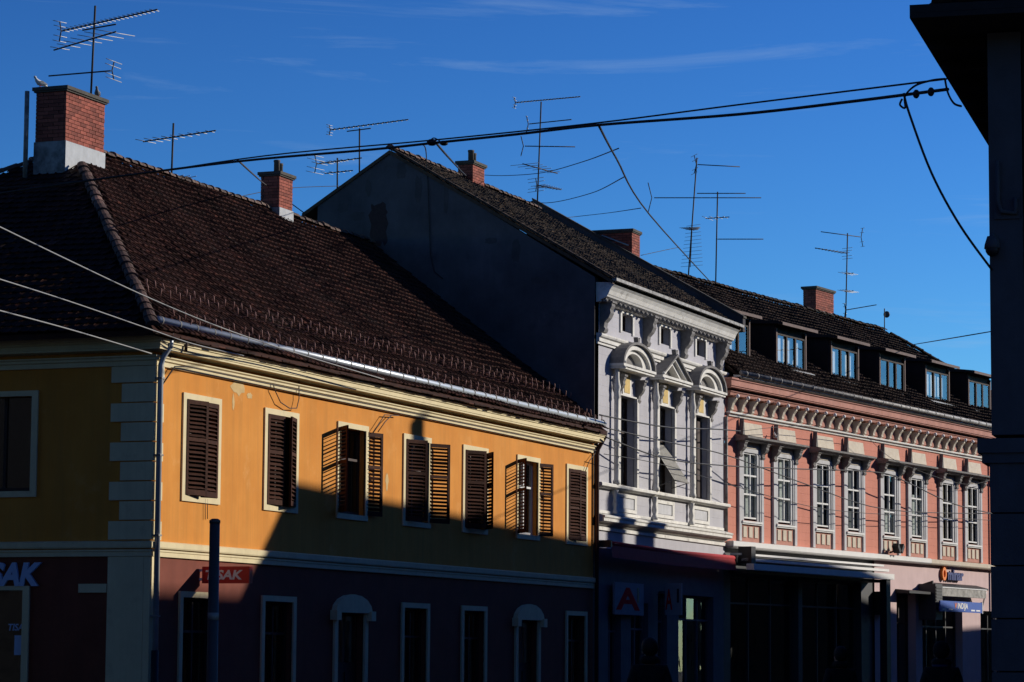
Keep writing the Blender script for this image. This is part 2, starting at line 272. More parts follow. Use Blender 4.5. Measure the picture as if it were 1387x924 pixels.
def caps(parent, a, b, l, r, mt, name='ridge_tile'):
    a, b = Vector(a), Vector(b); d = b-a; n = max(1, int(d.length/l)); d.normalize(); me = cap_mesh(l, r, mt)
    s = Vector((0, 0, 1)).cross(d).normalized(); u = d.cross(s)
    for i in range(n):
        p = a+d*(i*l)+u*random.gauss(0, .012); rz = random.gauss(0, .03); s2 = s*math.cos(rz)+d*math.sin(rz); d2 = d*math.cos(rz)-s*math.sin(rz)
        o = bpy.data.objects.new(name, me); col.objects.link(o); o.parent = parent
        o.matrix_local = Matrix(((d2.x, s2.x, u.x, p.x), (d2.y, s2.y, u.y, p.y), (d2.z, s2.z, u.z, p.z), (0, 0, 0, 1)))
def chimney(parent, x0, x1, y0, y1, z0, zb, z1, single=False, pots=(), capov=.07, bh=.065, bl=.25, label=None, fl=None):
    """core z0..z1, brick from zb up, pale flashing z0f..zb"""
    c = B('chimney', 'mortar', parent, x0+.006, x1-.006, y0+.006, y1-.006, z0, z1)
    if label: c['label'] = label
    j = .012; rows = int((z1-zb)/(bh+j)); bh = (z1-zb)/rows-j; joined = MB(); cache = {}
    def put(a, b, z, face):
        if b-a < .03: return
        if face == 'f': bx = (a, b, y0-.006, y0+.05, z, z+bh)
        elif face == 'k': bx = (a, b, y1-.05, y1+.006, z, z+bh)
        elif face == 'l': bx = (x0-.006, x0+.05, a, b, z, z+bh)
        else: bx = (x1-.05, x1+.006, a, b, z, z+bh)
        if single and face in 'fl':
            w, d = round(bx[1]-bx[0], 3), round(bx[3]-bx[2], 3)
            if (w, d) not in cache: cache[(w, d)] = MB().box(0, w, 0, d, 0, bh).mesh('brick', 'brick')
            link('brick', cache[(w, d)], c, (bx[0]+random.gauss(0, .0015), bx[2]+random.gauss(0, .002), bx[4]))
        else: joined.box(*bx)
    for r in range(rows):
        z = zb+r*(bh+j)+j*.5
        for face, a0, a1 in (('f', x0, x1), ('k', x0, x1), ('l', y0+.052, y1-.052), ('r', y0+.052, y1-.052)):
            a = a0; first = True
            while a < a1-.01:
                l = bl*.5 if first and r % 2 else bl
                put(a, min(a+l-j, a1), z, face); a += l; first = False
    bw = joined.build('brickwork', 'brick', c); bw['kind'] = 'stuff'
    zl, xm, zr = fl or (zb-.34, (x0+x1)/2, zb-.34); MB().prism([(x0-.02, y0-.03, zb-.005), (x0-.02, y0-.03, zl), (xm, y0-.03, zr), (x1+.02, y0-.03, zr), (x1+.02, y0-.03, zb-.005)], (0, .022, 0)).build('flashing', 'flash', c); B('flashing', 'zinc_old', c, x0-.03, x0-.008, y0-.007, y1+.02, z0, zb-.005)  # side flashing gets a darker zinc, its shade put into the colour
    MB().box(x0-capov*.6, x1+capov*.6, y0-capov*.6, y1+capov*.6, z1, z1+.035).box(x0-capov, x1+capov, y0-capov, y1+capov, z1+.036, z1+.11).build('chimney_cap', 'cap', c)
    for (px, py, h, r) in pots: MB().lathe([(r, z1+.1), (r, z1+.1+h-.06), (r*1.12, z1+.1+h-.05), (r*1.12, z1+.1+h), (r*.8, z1+.1+h), (r*.8, z1+.1+h-.05)], px, py).build('flue_pipe', 'pot', c)
    return c

# ------------------------------------------------------------------ ground
g = MB().add([(-900, -900, 0), (900, -900, 0), (900, 900, 0), (-900, 900, 0)], [(0, 1, 2, 3)]); struct(link('ground', mesh_raw(g, 'ground', 'asphalt')))
struct(B('pavement', 'paving', None, -2.6, 34.6, -2.6, 0, .0, .12)); struct(B('kerb', 'kerb', None, -2.6, 34.6, -2.78, -2.604, .0, .125))
pv = MB().box(0, 40, -2.6, -.01, 0, .121); o = struct(pv.build('pavement', 'paving', None, (34.65, 0, 0))); o.rotation_euler.z = R(-7.924)

# ------------------------------------------------------------------ yellow corner house
Y = thing('yellow_house', 'yellow corner house with brown louvred shutters and a long brown tiled hip roof', 'house')
WIN = [1.12+3.378*i for i in range(7)]; WW, WZ0, WZ1 = 1.53, 4.45, 6.455; BW = .13
XE = 23.42
holes_u = [(x+BW, x+WW-BW, WZ0+.11, WZ1-.11) for x in WIN]
link('wall', mesh_raw(wall_holes(0, XE, 3.39, 7.5, holes_u, 0, .22), 'wall', 'yellow'), Y)
GFW = [(x+.13, x+WW-.13, .7, 2.68) for x in WIN]; GFD = (2, 5)
for i in GFD: GFW[i] = (WIN[i]+.1, WIN[i]+WW-.1, .12, 2.62)
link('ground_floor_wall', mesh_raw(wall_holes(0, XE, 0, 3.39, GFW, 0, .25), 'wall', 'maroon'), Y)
def left_wall(mb):                                                   # turn a front sheet into the side-street sheet (x = 0, running to +y)
    mb.v = [(y, 13-x, z) for x, y, z in mb.v]; return mb
LW = [(3.15+3.4*k-.77, 3.15+3.4*k+.77) for k in range(3)]
link('side_wall', mesh_raw(left_wall(wall_holes(0, 13, 3.39, 7.5, [(13-b+BW, 13-a-BW, WZ0+.15, WZ1-.1) for a, b in LW], 0, .22)), 'wall', 'yellow'), Y)
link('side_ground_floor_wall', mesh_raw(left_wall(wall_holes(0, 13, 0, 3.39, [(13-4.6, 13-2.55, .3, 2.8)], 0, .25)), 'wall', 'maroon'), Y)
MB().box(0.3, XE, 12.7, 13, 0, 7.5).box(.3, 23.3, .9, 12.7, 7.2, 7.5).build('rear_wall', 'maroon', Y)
PATH = [(0, 13), (0, 0), (XE, 0)]
MB().sweep([(0, 6.845), (.045, 6.85), (.05, 6.93), (.085, 6.95), (.085, 6.985), (.12, 7.01), (.12, 7.03), (0, 7.03)], PATH).build('frieze_moulding', 'cream', Y)
MB().sweep([(0, 7.10), (.27, 7.12), (.27, 7.155), (.285, 7.16), (.285, 7.235), (.31, 7.25), (.31, 7.27), (.335, 7.29), (.35, 7.32), (.35, 7.36), (0, 7.40)], PATH).build('cornice', 'cream', Y)
MB().sweep([(0, 3.53), (.075, 3.535), (.085, 3.56), (.085, 3.645), (0, 3.67)], PATH).build('string_course', 'cream', Y)
MB().sweep([(0, 3.385), (.045, 3.39), (.045, 3.47), (.06, 3.48), (.06, 3.512), (0, 3.515)], PATH).build('lower_string_course', 'cream', Y)
MB().box(-.03, .33, -.03, .1, .0, 3.384).box(-.032, .1, .104, .84, 0, 3.384).build('corner_pilaster', 'cream', Y)
z = 3.69; k = 0
while z < 6.8:
    h = min(.335, 6.84-z); a, b = (.34, .84) if k % 2 == 0 else (.16, .62)
    MB().box(-.045, a, -.045, .1, z, z+h).box(-.047, .1, .101, b, z+.001, z+h-.001).build('quoin', 'cream', Y); z += h+.022; k += 1
# windows with surrounds, casements and shutters
def surround(parent, x0, x1, z0, z1, bw, d, mt, name='window_surround', sill=True):
    mb = MB().box(x0, x0+bw, -d, .02, z0, z1).box(x1-bw, x1, -d, .02, z0, z1).box(x0+bw, x1-bw, -d, .02, z1-.11, z1).box(x0+bw, x1-bw, -d, .02, z0, z0+.11)
    return mb.build(name, mt, parent)
def casement(parent, x0, x1, z0, z1, y, mt, nx=2, nz=(0, .68, 1), fw=.06, gl='glass', name='window', bar=.05):
    mb = MB().box(x0, x0+fw, y, y+.07, z0, z1).box(x1-fw, x1, y, y+.07, z0, z1).box(x0+fw, x1-fw, y, y+.07, z1-fw, z1).box(x0+fw, x1-fw, y, y+.07, z0, z0+fw)
    a, b, c, d = x0+fw, x1-fw, z0+fw, z1-fw
    for i in range(1, nx): m = a+(b-a)*i/nx; mb.box(m-bar/2, m+bar/2, y-.012, y+.06, c, d)
    for t in nz[1:-1]: q = c+(d-c)*t; mb.box(a, b, y-.006, y+.055, q-bar/2, q+bar/2)
    w = mb.build(name, mt, parent)
    for i in range(nx):
        for t0, t1 in zip(nz, nz[1:]):
            xa, xb, za, zb = a+(b-a)*i/nx, a+(b-a)*(i+1)/nx, c+(d-c)*t0, c+(d-c)*t1; rt = random.gauss(0, .008)
            link('pane', mesh_raw(MB().add([(xa, y+.03+rt, za), (xb, y+.03-rt, za), (xb, y+.03-rt, zb), (xa, y+.03+rt, zb)], [(0, 1, 2, 3)]), 'pane', gl), w)
    return w
LWD, LH = (WW-2*BW)/2-.006, WZ1-WZ0-.24
def leaf_mesh(sg):
    t = .036; w = LWD
    def bx(mb, a, b, z0, z1): mb.box(min(sg*a, sg*b), max(sg*a, sg*b), -t, 0, z0, z1)
    mb = MB(); bx(mb, 0, .065, 0, LH); bx(mb, w-.065, w, 0, LH); bx(mb, .065, w-.065, 0, .10); bx(mb, .065, w-.065, LH-.08, LH); bx(mb, .065, w-.065, LH*.565, LH*.565+.07)
    return mb.mesh('shutter', 'shutter')
LEAF = {1: leaf_mesh(1), -1: leaf_mesh(-1)}
a_ = R(36); sd, st = .066, .009
SLAT = MB().prism([(-(LWD-.13)/2, -sd/2*math.cos(a_)-0, -sd/2*math.sin(a_)), (-(LWD-.13)/2, sd/2*math.cos(a_), sd/2*math.sin(a_)), (-(LWD-.13)/2, sd/2*math.cos(a_), sd/2*math.sin(a_)+st), (-(LWD-.13)/2, -sd/2*math.cos(a_), -sd/2*math.sin(a_)+st)], (LWD-.13, 0, 0)).mesh('slat', 'shutter')
def shutter(parent, hx, z0, sg, ang, y=-.012):                       # hinge x, opens towards the street (-y)
    o = link('shutter', LEAF[sg], parent, (hx, y, z0), -sg*R(ang))
    for a, b, n in ((.10, LH*.565, 11), (LH*.565+.07, LH-.08, 8)):
        for i in range(n):
            s_ = link('slat', SLAT, o, (sg*LWD/2, -.018, a+(b-a)*(i+.5)/n)); s_.rotation_euler.x = random.gauss(0, .10)+(.25 if random.random() < .05 else 0)
    return o
ANG = [(11, 3), (5, 17), (139, 167), (24, 152), (27, 36), (141, 163), (9, 2)]
for i, x in enumerate(WIN):
    surround(Y, x, x+WW, WZ0, WZ1, BW, .035, 'cream')
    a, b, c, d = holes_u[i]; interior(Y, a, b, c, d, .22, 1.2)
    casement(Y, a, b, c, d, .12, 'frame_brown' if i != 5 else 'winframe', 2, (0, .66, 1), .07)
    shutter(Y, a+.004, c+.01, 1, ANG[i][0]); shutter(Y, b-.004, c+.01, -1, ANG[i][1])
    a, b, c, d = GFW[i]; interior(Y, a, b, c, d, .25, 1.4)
    if i in GFD:
        mb = MB().box(a-.16, a, -.05, .02, .12, 2.5).box(b, b+.16, -.05, .02, .12, 2.5); pts = []
        for k in range(9): q = math.pi*k/8; pts.append((a-.25+(b-a+.5)*(1-math.cos(q))/2, 2.52+.38*math.sin(q)))
        poly = [(p, -.11, q) for p, q in pts]; mb.prism(poly, (0, .13, 0)); mb.box(a-.3, a-.08, -.16, .02, 2.36, 2.56).box(b+.08, b+.3, -.16, .02, 2.36, 2.56)
        mb.build('door_surround', 'cream', Y)
        dr = B('door', 'frame_brown', Y, a, b, .14, .19, .12, d); B('door_panel', 'frame_brown', dr, a+.1, (a+b)/2-.05, .122, .139, .4, 1.3); B('door_panel', 'frame_brown', dr, (a+b)/2+.05, b-.1, .122, .139, .4, 1.3)
        B('door_pane', 'glass_up', dr, a+.1, (a+b)/2-.05, .13, .139, 1.5, 2.45); B('door_pane', 'glass_up', dr, (a+b)/2+.05, b-.1, .13, .139, 1.5, 2.45); B('notice', 'paleblue', dr, a+.14, a+.32, .115, .128, 1.55, 1.95)
    else:
        surround(Y, a-.13, b+.13, c-.1, d+.11, .13, .04, 'cream'); casement(Y, a, b, c, d, .12, 'frame_brown', 2, (0, .7, 1), .07)
for a, b in LW:
    mb = MB().box(-.035, .02, a, a+BW, WZ0+.04, WZ1).box(-.035, .02, b-BW, b, WZ0+.04, WZ1).box(-.035, .02, a+BW, b-BW, WZ1-.1, WZ1).box(-.035, .02, a+BW, b-BW, WZ0+.04, WZ0+.15); mb.build('window_surround', 'cream', Y)
    w = MB().box(.12, .19, a+BW, b-BW, WZ0+.15, WZ0+.22).box(.12, .19, (a+b)/2-.03, (a+b)/2+.03, WZ0+.22, WZ1-.1).build('window', 'frame_brown', Y); B('pane', 'glass_up', w, .15, .156, a+BW, b-BW, WZ0+.22, WZ1-.1); B('room_recess', 'dark', Y, .3, .5, a, b, WZ0, WZ1)
sw = MB().box(-.04, .02, 2.46, 2.6, .3, 2.86).box(-.04, .02, 2.6, 4.7, 2.78, 2.86).build('shop_window', 'cream', Y); B('pane', 'glass_up', sw, .16, .166, 2.55, 4.6, .3, 2.8); B('room_recess', 'dark', Y, .4, .6, 2.4, 4.7, .2, 2.9)
o = text('sticker_lettering', 'TISAK', .17, 'paleblue', sw, (.155, 3.02, 2.05), (R(90), 0, R(-90)), .002, .004, .2); B('poster', 'paleblue', sw, .15, .157, 2.62, 2.86, 1.6, 1.96)
B('wall_plate', 'cream', Y, -.03, .01, .86, 1.44, 2.735, 2.893)
for px, py, w, h in ((322, 525, .30, .16), (316, 545, .06, .18), (524, 652, .08, .22), (338, 536, .14, .07)):  # bared old plaster with ragged outline
    c = at(px, py, 0); n = 14; poly = [(c.x+w*(.6+.5*random.random())*math.cos(2*math.pi*k/n), -.004, c.z+h*(.6+.5*random.random())*math.sin(2*math.pi*k/n)) for k in range(n)]
    MB().prism(poly, (0, .006, 0)).build('plaster_patch', 'patch', Y)
# roof
EV, EZ, RY, RZ = -.36, 7.44, 6.3, 12.56; TP = (RZ-EZ)/(RY-EV); HX = 7.65; EX = -.72; XG = 23.44
VS = Vector((0, 1, TP)).normalized(); LS = Vector((0, RY-EV, RZ-EZ)).length
def deck(pts, parent, name='roof', mt='tile_y'): return MB().prism(pts, (0, 0, -.10)).build(name, mt, parent)
RF = deck([(EX+.02, EV, EZ-.03), (XG, EV, EZ-.03), (XG, RY, RZ-.03), (HX, RY, RZ-.03)], Y)
deck([(EX+.02, EV, EZ-.03), (HX, RY, RZ-.03), (EX+.02, 12.96, EZ-.03)], Y, 'hip_roof'); deck([(EX, 12.96, EZ-.03), (HX, RY, RZ-.03), (XG, RY, RZ-.03), (XG, 12.96, EZ-.03)], Y, 'rear_roof')
tiles(Y, (0, EV-.02, EZ), (1, 0, 0), VS, LS, .2, .268, lambda v: (EX+(HX-EX)*v/LS+.02, XG-.02), 'tile_y', 300, lambda u, v: (u*1.0+v*2.2))
VL = Vector((HX-EX, 0, RZ-EZ)).normalized(); LL = Vector((HX-EX, 0, RZ-EZ)).length
tiles(Y, (EX-.02, 0, EZ), (0, -1, 0), VL, LL, .2, .268, lambda v: (-(12.96-(12.96-RY)*v/LL)+.02, -(EV+(RY-EV)*v/LL)-.02), 'tile_y')
caps(Y, (EX, EV-.01, EZ+.05), (HX-.95, RY-.76, RZ-.55), .34, .12, 'ridge', 'hip_tile'); caps(Y, (HX-.1, RY, RZ+.03), (XG, RY, RZ+.03), .36, .13, 'ridge')
caps(Y, (EX, 12.96, EZ+.05), (HX-.2, RY+.1, RZ-.1), .36, .12, 'ridge', 'hip_tile')
# eave tile edge, gutter lying on the roof, snow hooks
et = MB().box(0, .19, -.05, .10, 0, .028).mesh('eave_tile', 'tile_y')
for k in range(int((XG+.4)/.3)): 
    o = link('eave_tile', et, Y, (EX+.3*k, EV-.03+random.gauss(0, .008), EZ-.105+random.gauss(0, .006))); o.scale.x = 1.5
gy, gz = EV+.13, EZ+.195
gut = MB().tube([(EV+.04, gy, gz), (XG+.12, gy, gz-.02)], .074, 14).build('gutter', 'zinc', Y)
ring = MB().tube([(-.02, 0, 0), (.02, 0, 0)], .081, 14).mesh('gutter_clip', 'zinc_old')
for k in range(36): link('gutter_clip', ring, gut, (EV+.14+k*.675+random.gauss(0, .02), gy, gz))
hook = MB().tube([(0, -.10, .045), (0, -.10, .17), (0, -.085, .19)], .013, 5).tube([(0, -.10, .05), (0, .06, .045)], .009, 4).mesh('snow_hook', 'hook')
for r0, cnt in ((1, 0), (2, 1), (5, 0), (6, 1)):
    for k in range(58):
        x = .45+k*.4+(cnt*.2)+random.gauss(0, .02); v = r0*.268
        if x > EX+(HX-EX)*v/LS+.2 and x < XG-.15 and random.random() > .03:
            p = Vector((x, EV-.02, EZ))+VS*v; o = link('snow_hook', hook, Y, p); o.rotation_euler = (random.gauss(0, .12), random.gauss(0, .14), 0)
# downpipes
dp = MB().tube([(.075, -.30, 7.42), (.075, -.30, 7.2), (.06, -.16, 7.0), (.05, -.12, 6.85), (.05, -.12, 1.68)], .052, 12).build('downpipe', 'zinc', Y)
for zz in (6.6, 5.2, 3.75, 2.3): B('pipe_clip', 'zinc_old', dp, -.012, .112, -.182, -.02, zz, zz+.03)
MB().tube([(.05, -.12, 0), (.05, -.12, 1.7)], .066, 12).build('pipe_foot', 'iron', Y)
MB().tube([(23.47, -.32, 7.42), (23.46, -.28, 7.25), (23.42, -.12, 6.95), (23.42, -.1, 6.8), (23.42, -.1, 0)], .055, 12).build('brown_downpipe', 'brown_pipe', Y)
MB().tube([(.68, -.3, 7.45), (.62, -.33, 7.36), (.6, -.33, 7.14)], .03, 8).build('gutter_outlet', 'brown_pipe', Y)
chimney(Y, 6.17, 7.80, 5.6, 6.32, 11.3, 12.38, 13.44, single=True, fl=(11.62, 6.8, 12.04), label='broad brick chimney stack on the hip of the yellow house roof')
chimney(Y, 17.16, 17.91, 6.0, 6.5, 12.0, 12.62, 13.40, pots=((17.42, 6.2, .34, .075), (17.68, 6.24, .30, .07)), label='slim brick chimney with two flue pipes')
MB().tube([(6.02, 6.46, 11.6), (6.02, 6.46, 13.46)], .05, 10).build('vent_pipe', 'zinc_old', Y)
# wiring fixed to the yellow house
mb = MB(); pts = [(.2, -.07, 6.5), (.62, -.1, 6.88), (1.0, -.14, 6.92), (6, -.14, 6.90), (14, -.14, 6.91), (23.2, -.14, 6.9)]; mb.tube(pts, .014, 6); mb.build('wall_cable', 'wallcable', Y)
for pp in ([(405, 478), (405, 540), (402, 553), (392, 553), (380, 545), (372, 528), (370, 520)], [(505, 586), (512, 576), (521, 562), (540, 563)], [(512, 585), (522, 571), (530, 563)], [(793, 638), (798, 625), (806, 614)]):
    MB().tube([at(a, b, -.09) for a, b in pp], .011, 6).build('wall_cable', 'wallcable', Y)
MB().tube([at(a, b, -.03) for a, b in ((278, 676), (278, 703))], .008, 5).tube([at(a, b, -.03) for a, b in ((281, 676), (281, 703))], .008, 5).build('shutter_cord', 'wallcable', Y)

# signs on the yellow house
s = thing('projecting_sign', 'red box sign with white TISAK lettering projecting from the yellow house', 'sign', (1.95, 0, 2.95)); B('sign_box', 'redsign', s, -.07, .07, -1.06, -.08, 0, .31); B('bracket', 'white_p', s, -.03, .03, -.08, .0, .05, .10); B('bracket', 'white_p', s, -.03, .03, -.08, 0, .22, .27)
text('lettering', 'TISAK', .235, 'white_p', s, (-.072, -.13, .075), (R(90), 0, R(-90)), .004, .008, .18, 1.22)
s = thing('wall_lettering', 'bold slanted pale TISAK letters on the side street wall', 'sign', (-.02, 3.8, 2.88)); text('letters', 'TISAK', .56, 'paleblue', s, (0, 0, 0), (R(90), 0, R(-90)), .03, .025, .22, 1.0)

# ------------------------------------------------------------------ white ornate house (local x = along the street from its left corner)
WX = 23.46
W = thing('white_house', 'pale grey house with ornate pedimented windows and a tall blank side gable', 'house', (WX, 0, 0)); WL = 11.19
WC = [2.47, 5.66, 8.87]
wh = [(c-.66, c+.66, 6.14, 8.52) for c in WC]; ah = [(c-.43, c+.43, 10.25, 10.72) for c in WC]
link('wall', mesh_raw(wall_holes(.02, WL, 4.45, 11.0, wh+ah, 0, .24), 'wall', 'white'), W)
GD = [(1.2, 2.2, .12, 3.0), (3.0, 4.4, .12, 3.1), (5.2, 6.0, .12, 3.4), (7.0, 10.2, .5, 3.4)]
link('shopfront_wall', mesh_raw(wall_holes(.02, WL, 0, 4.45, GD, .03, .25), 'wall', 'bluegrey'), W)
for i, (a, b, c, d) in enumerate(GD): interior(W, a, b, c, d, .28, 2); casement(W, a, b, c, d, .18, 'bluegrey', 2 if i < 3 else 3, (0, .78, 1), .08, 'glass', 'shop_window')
GA = [(0, 0), (0, 11.42), (5.84, 15.06), (7.95, 13.74), (7.95, 0)]
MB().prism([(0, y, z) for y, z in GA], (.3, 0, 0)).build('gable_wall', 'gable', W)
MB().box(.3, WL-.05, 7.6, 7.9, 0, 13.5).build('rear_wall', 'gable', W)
rag = lambda cy, cz, w, h, n=18: [(-.004, cy+w*(.75+.4*random.random())*math.copysign(abs(math.cos(2*math.pi*k/n))**.6, math.cos(2*math.pi*k/n)), cz+h*(.75+.4*random.random())*math.copysign(abs(math.sin(2*math.pi*k/n))**.6, math.sin(2*math.pi*k/n))) for k in range(n)]
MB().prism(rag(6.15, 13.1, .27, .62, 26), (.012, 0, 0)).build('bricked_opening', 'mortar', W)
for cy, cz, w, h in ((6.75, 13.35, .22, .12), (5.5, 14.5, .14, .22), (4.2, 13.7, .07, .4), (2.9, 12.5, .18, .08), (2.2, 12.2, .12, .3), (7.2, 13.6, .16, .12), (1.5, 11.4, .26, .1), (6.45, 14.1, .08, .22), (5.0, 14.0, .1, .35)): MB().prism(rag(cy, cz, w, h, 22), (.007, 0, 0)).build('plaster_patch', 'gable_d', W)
MB().tube([(-.02, 4.8, 14.6), (-.03, 4.72, 14.2), (-.03, 4.62, 12.2), (-.03, 4.5, 11.75), (-.03, 4.25, 11.55)], .014, 6).build('hanging_cable', 'wallcable', W)
# roof
e0, ez, ry, rz_ = -.50, 11.36, 5.84, 15.12; tp = (rz_-ez)/(ry-e0); vs_ = Vector((0, 1, tp)).normalized(); ls = Vector((0, ry-e0, rz_-ez)).length
deck([(-.04, e0, ez-.04), (WL+.05, e0, ez-.04), (WL+.05, ry, rz_-.04), (-.04, ry, rz_-.04)], W, 'roof', 'tile_w')
deck([(-.04, ry, rz_-.04), (WL+.05, ry, rz_-.04), (WL+.05, 8.4, 13.5), (-.04, 8.4, 13.5)], W, 'rear_roof', 'tile_w')
tiles(W, (0, e0, ez), (1, 0, 0), vs_, ls, .2, .2, lambda v: (-.02, WL-.05), 'tile_w')
caps(W, (0, ry, rz_+.03), (WL, ry, rz_+.03), .36, .12, 'ridge')
vt = MB().box(0, .33, -.035, .12, -.02, .04).mesh('verge_tile', 'tile_w')
d = Vector((0, ry-e0, rz_-ez)).normalized()
for k in range(int(ls/.3)):
    p = Vector((-.05, e0, ez+.02))+d*(k*.3); o = bpy.data.objects.new('verge_tile', vt); col.objects.link(o); o.parent = W; s2 = Vector((1, 0, 0)); u = d.cross(s2)*-1
    o.matrix_local = Matrix(((d.x, s2.x, u.x, p.x), (d.y, s2.y, u.y, p.y), (d.z, s2.z, u.z, p.z), (0, 0, 0, 1)))
MB().prism([(WL+.07, -.55, 11.2), (WL+.07, -.55, 11.62), (WL+.07, 6.1, 15.45), (WL+.07, 6.3, 15.35), (WL+.07, 6.3, 11.2)], (.24, 0, 0)).build('fire_wall', 'gable', W)
MB().prism([(WL+.04, -.58, 11.60), (WL+.04, -.58, 11.66), (WL+.04, 6.12, 15.52), (WL+.04, 6.12, 15.46)], (.3, 0, 0)).build('fire_wall_coping', 'cap', W)
chimney(W, 5.0, 5.86, 5.5, 5.95, 14.5, 14.95, 15.5, pots=((5.3, 5.68, .36, .085), (5.58, 5.72, .32, .08)), label='small brick chimney with two flue pipes on the mossy roof ridge')
# main cornice
MB().sweep([(0, 10.78), (.12, 10.80), (.12, 10.84), (.30, 10.92), (.32, 10.96), (.34, 10.98), (.38, 11.08), (.44, 11.17), (.50, 11.22), (.50, 11.27), (0, 11.30)], [(.10, 0), (WL-.05, 0)]).build('main_cornice', 'trim', W)
MB().xprof([(-.6, 11.30), (-.47, 11.30), (-.47, 11.38), (-.6, 11.38)], .0, WL+.05).build('gutter', 'zinc_old', W)
dm = MB().ball((0, -.17, 10.83), .075, 6, (1.1, 1.5, .7)).box(-.05, .05, -.24, 0, 10.86, 10.93).mesh('modillion', 'grey_trim')
for k in range(31): link('modillion', dm, W, (.25+k*.36, 0, 0))
def console(w, h, d, mt):                                            # S-shaped bracket, back at y=0, top at z=0
    pr = [(0, 0), (-d, 0), (-d, -.10*h), (-d*.86, -.22*h), (-d*.9, -.34*h), (-d*.72, -.5*h), (-d*.42, -.64*h), (-d*.36, -.78*h), (-d*.46, -.86*h), (-d*.36, -.97*h), (0, -h)]
    return MB().xprof(pr, -w/2, w/2).box(-w/2-.03, w/2+.03, -d-.03, 0, -.002, .05).mesh('console', mt)
big = console(.26, .78, .34, 'grey_trim')
for x in (.5, 3.95, 7.2, 10.5): link('console', big, W, (x, 0, 10.78))
MB().sweep([(0, 9.70), (.05, 9.70), (.05, 9.76), (.09, 9.77), (.09, 9.86), (.14, 9.89), (.16, 9.93), (.16, 9.97), (0, 9.99)], [(.12, 0), (WL, 0)]).build('attic_ledge', 'trim', W)
for i, c in enumerate(WC):
    a, b, z0, z1 = ah[i]; mb = MB()
    mb.box(a-.12, a, -.04, .02, z0-.05, z1+.08).box(b, b+.12, -.04, .02, z0-.05, z1+.08).box(a, b, -.04, .02, z1, z1+.08); mb.build('attic_window_frame', 'trim', W); interior(W, a, b, z0, z1, .24, 1.2); casement(W, a, b, z0, z1, .18, 'frame_brown', 1, (0, 1), .04)
    # tall window: recess, frames, hood
    a, b, z0, z1 = wh[i]; interior(W, a, b, z0, z1, .24, 1.4); casement(W, a, b, z0, z1, .20, 'frame_brown', 2, (0, .62, 1), .07)
    MB().box(c+.66, c+.80, -.09, .02, 6.14, 8.52).build('pilaster', 'trim', W); MB().box(c-.86, c-.66, -.09, .02, 6.14, 8.52).build('pilaster', 'trim', W)
    MB().box(c+.82, c+.90, -.05, .02, 6.14, 8.5).build('pilaster_strip', 'surround', W)
    MB().lathe([(.10, 6.13), (.10, 6.22), (.07, 6.26), (.075, 6.5), (.06, 6.55), (.055, 7.1), (.085, 7.14), (.085, 7.3), (.055, 7.34), (.055, 8.35), (.09, 8.4), (.07, 8.55), (.10, 8.68), (.075, 8.8), (.06, 8.9), (.06, 9.18)], c-1.12, -.14, 10).build('colonnette', 'trim', W)
    cs = console(.17, .58, .26, 'grey_trim'); link('console', cs, W, (c-.80, -.0, 8.98)); link('console', cs, W, (c+.82, -.0, 8.98))
    MB().box(c-.34, c+.34, -.03, .02, 8.56, 9.14).box(c-.7, c+.7, -.06, .02, 8.52, 8.56).build('niche_panel', 'trim', W); B('gilded_panel', 'gold', W, c-.24, c+.2, -.042, -.031, 8.62, 9.1)
    hw = 1.28; hd = .36; zb = 9.16
    hb = MB().box(c-hw, c+hw, -hd, .02, zb, zb+.06).box(c-hw-.04, c+hw+.04, -hd-.04, .02, zb+.062, zb+.13)
    hood = hb.build('window_hood', 'trim', W)
    if i == 1:
        out = [(-hw-.05, 0), (0, .68), (hw+.05, 0)]; mid = [(-hw+.22, 0), (0, .50), (hw-.22, 0)]; inn = [(-.62, .03), (0, .34), (.62, .03)]
    else:
        f = lambda r, h, z0=0: [(-r*math.cos(math.pi*k/14), z0+h*math.sin(math.pi*k/14)) for k in range(15)]
        out = f(hw+.05, .66); mid = f(hw-.22, .46); inn = f(.62, .30, .03)
    zz = zb+.132
    def arch(o, n, y0, y1, nm, mt):
        mb = MB(); m = len(o)
        for k in range(m-1): mb.prism([(c+o[k][0], y0, zz+o[k][1]), (c+o[k+1][0], y0, zz+o[k+1][1]), (c+n[k+1][0], y0, zz+n[k+1][1]), (c+n[k][0], y0, zz+n[k][1])], (0, y1-y0, 0))
        return mb.build(nm, mt, hood)
    arch(out, [(x*.93, y*.90) for x, y in out], -hd-.04, .02, 'hood_roof', 'grey_trim'); arch([(x*.925, y*.89) for x, y in out], mid, -hd+.04, .02, 'hood_arch', 'trim'); arch([(x*.985, y*.97) for x, y in mid], [(x*1.1, y*1.1) for x, y in inn], -hd+.13, .02, 'inner_arch', 'trim')
    MB().prism([(c+x, -.05, zz+y) for x, y in inn], (0, .04, 0)).build('tympanum', 'grey_trim', hood)
    MB().ball((c-hw+.05, -hd-.03, zb+.03), .045, 6).ball((c-hw+.05, -hd-.03, zb+.17), .045, 6).build('hood_rosette', 'trim', hood)
    MB().prism([(c-.05, -hd, zz+.64), (c+.05, -hd, zz+.64), (c+.11, -hd, zz+.8), (c, -hd, zz+.75), (c-.11, -hd, zz+.8)], (0, .12, 0)).build('hood_finial', 'grey_trim', hood)
    # apron below the sill
    MB().lathe([(.09, 5.36), (.09, 5.42), (.05, 5.5), (.08, 5.62), (.05, 5.78), (.08, 5.92), (.09, 5.98)], c-1.12, -.10, 10).build('baluster', 'trim', W)
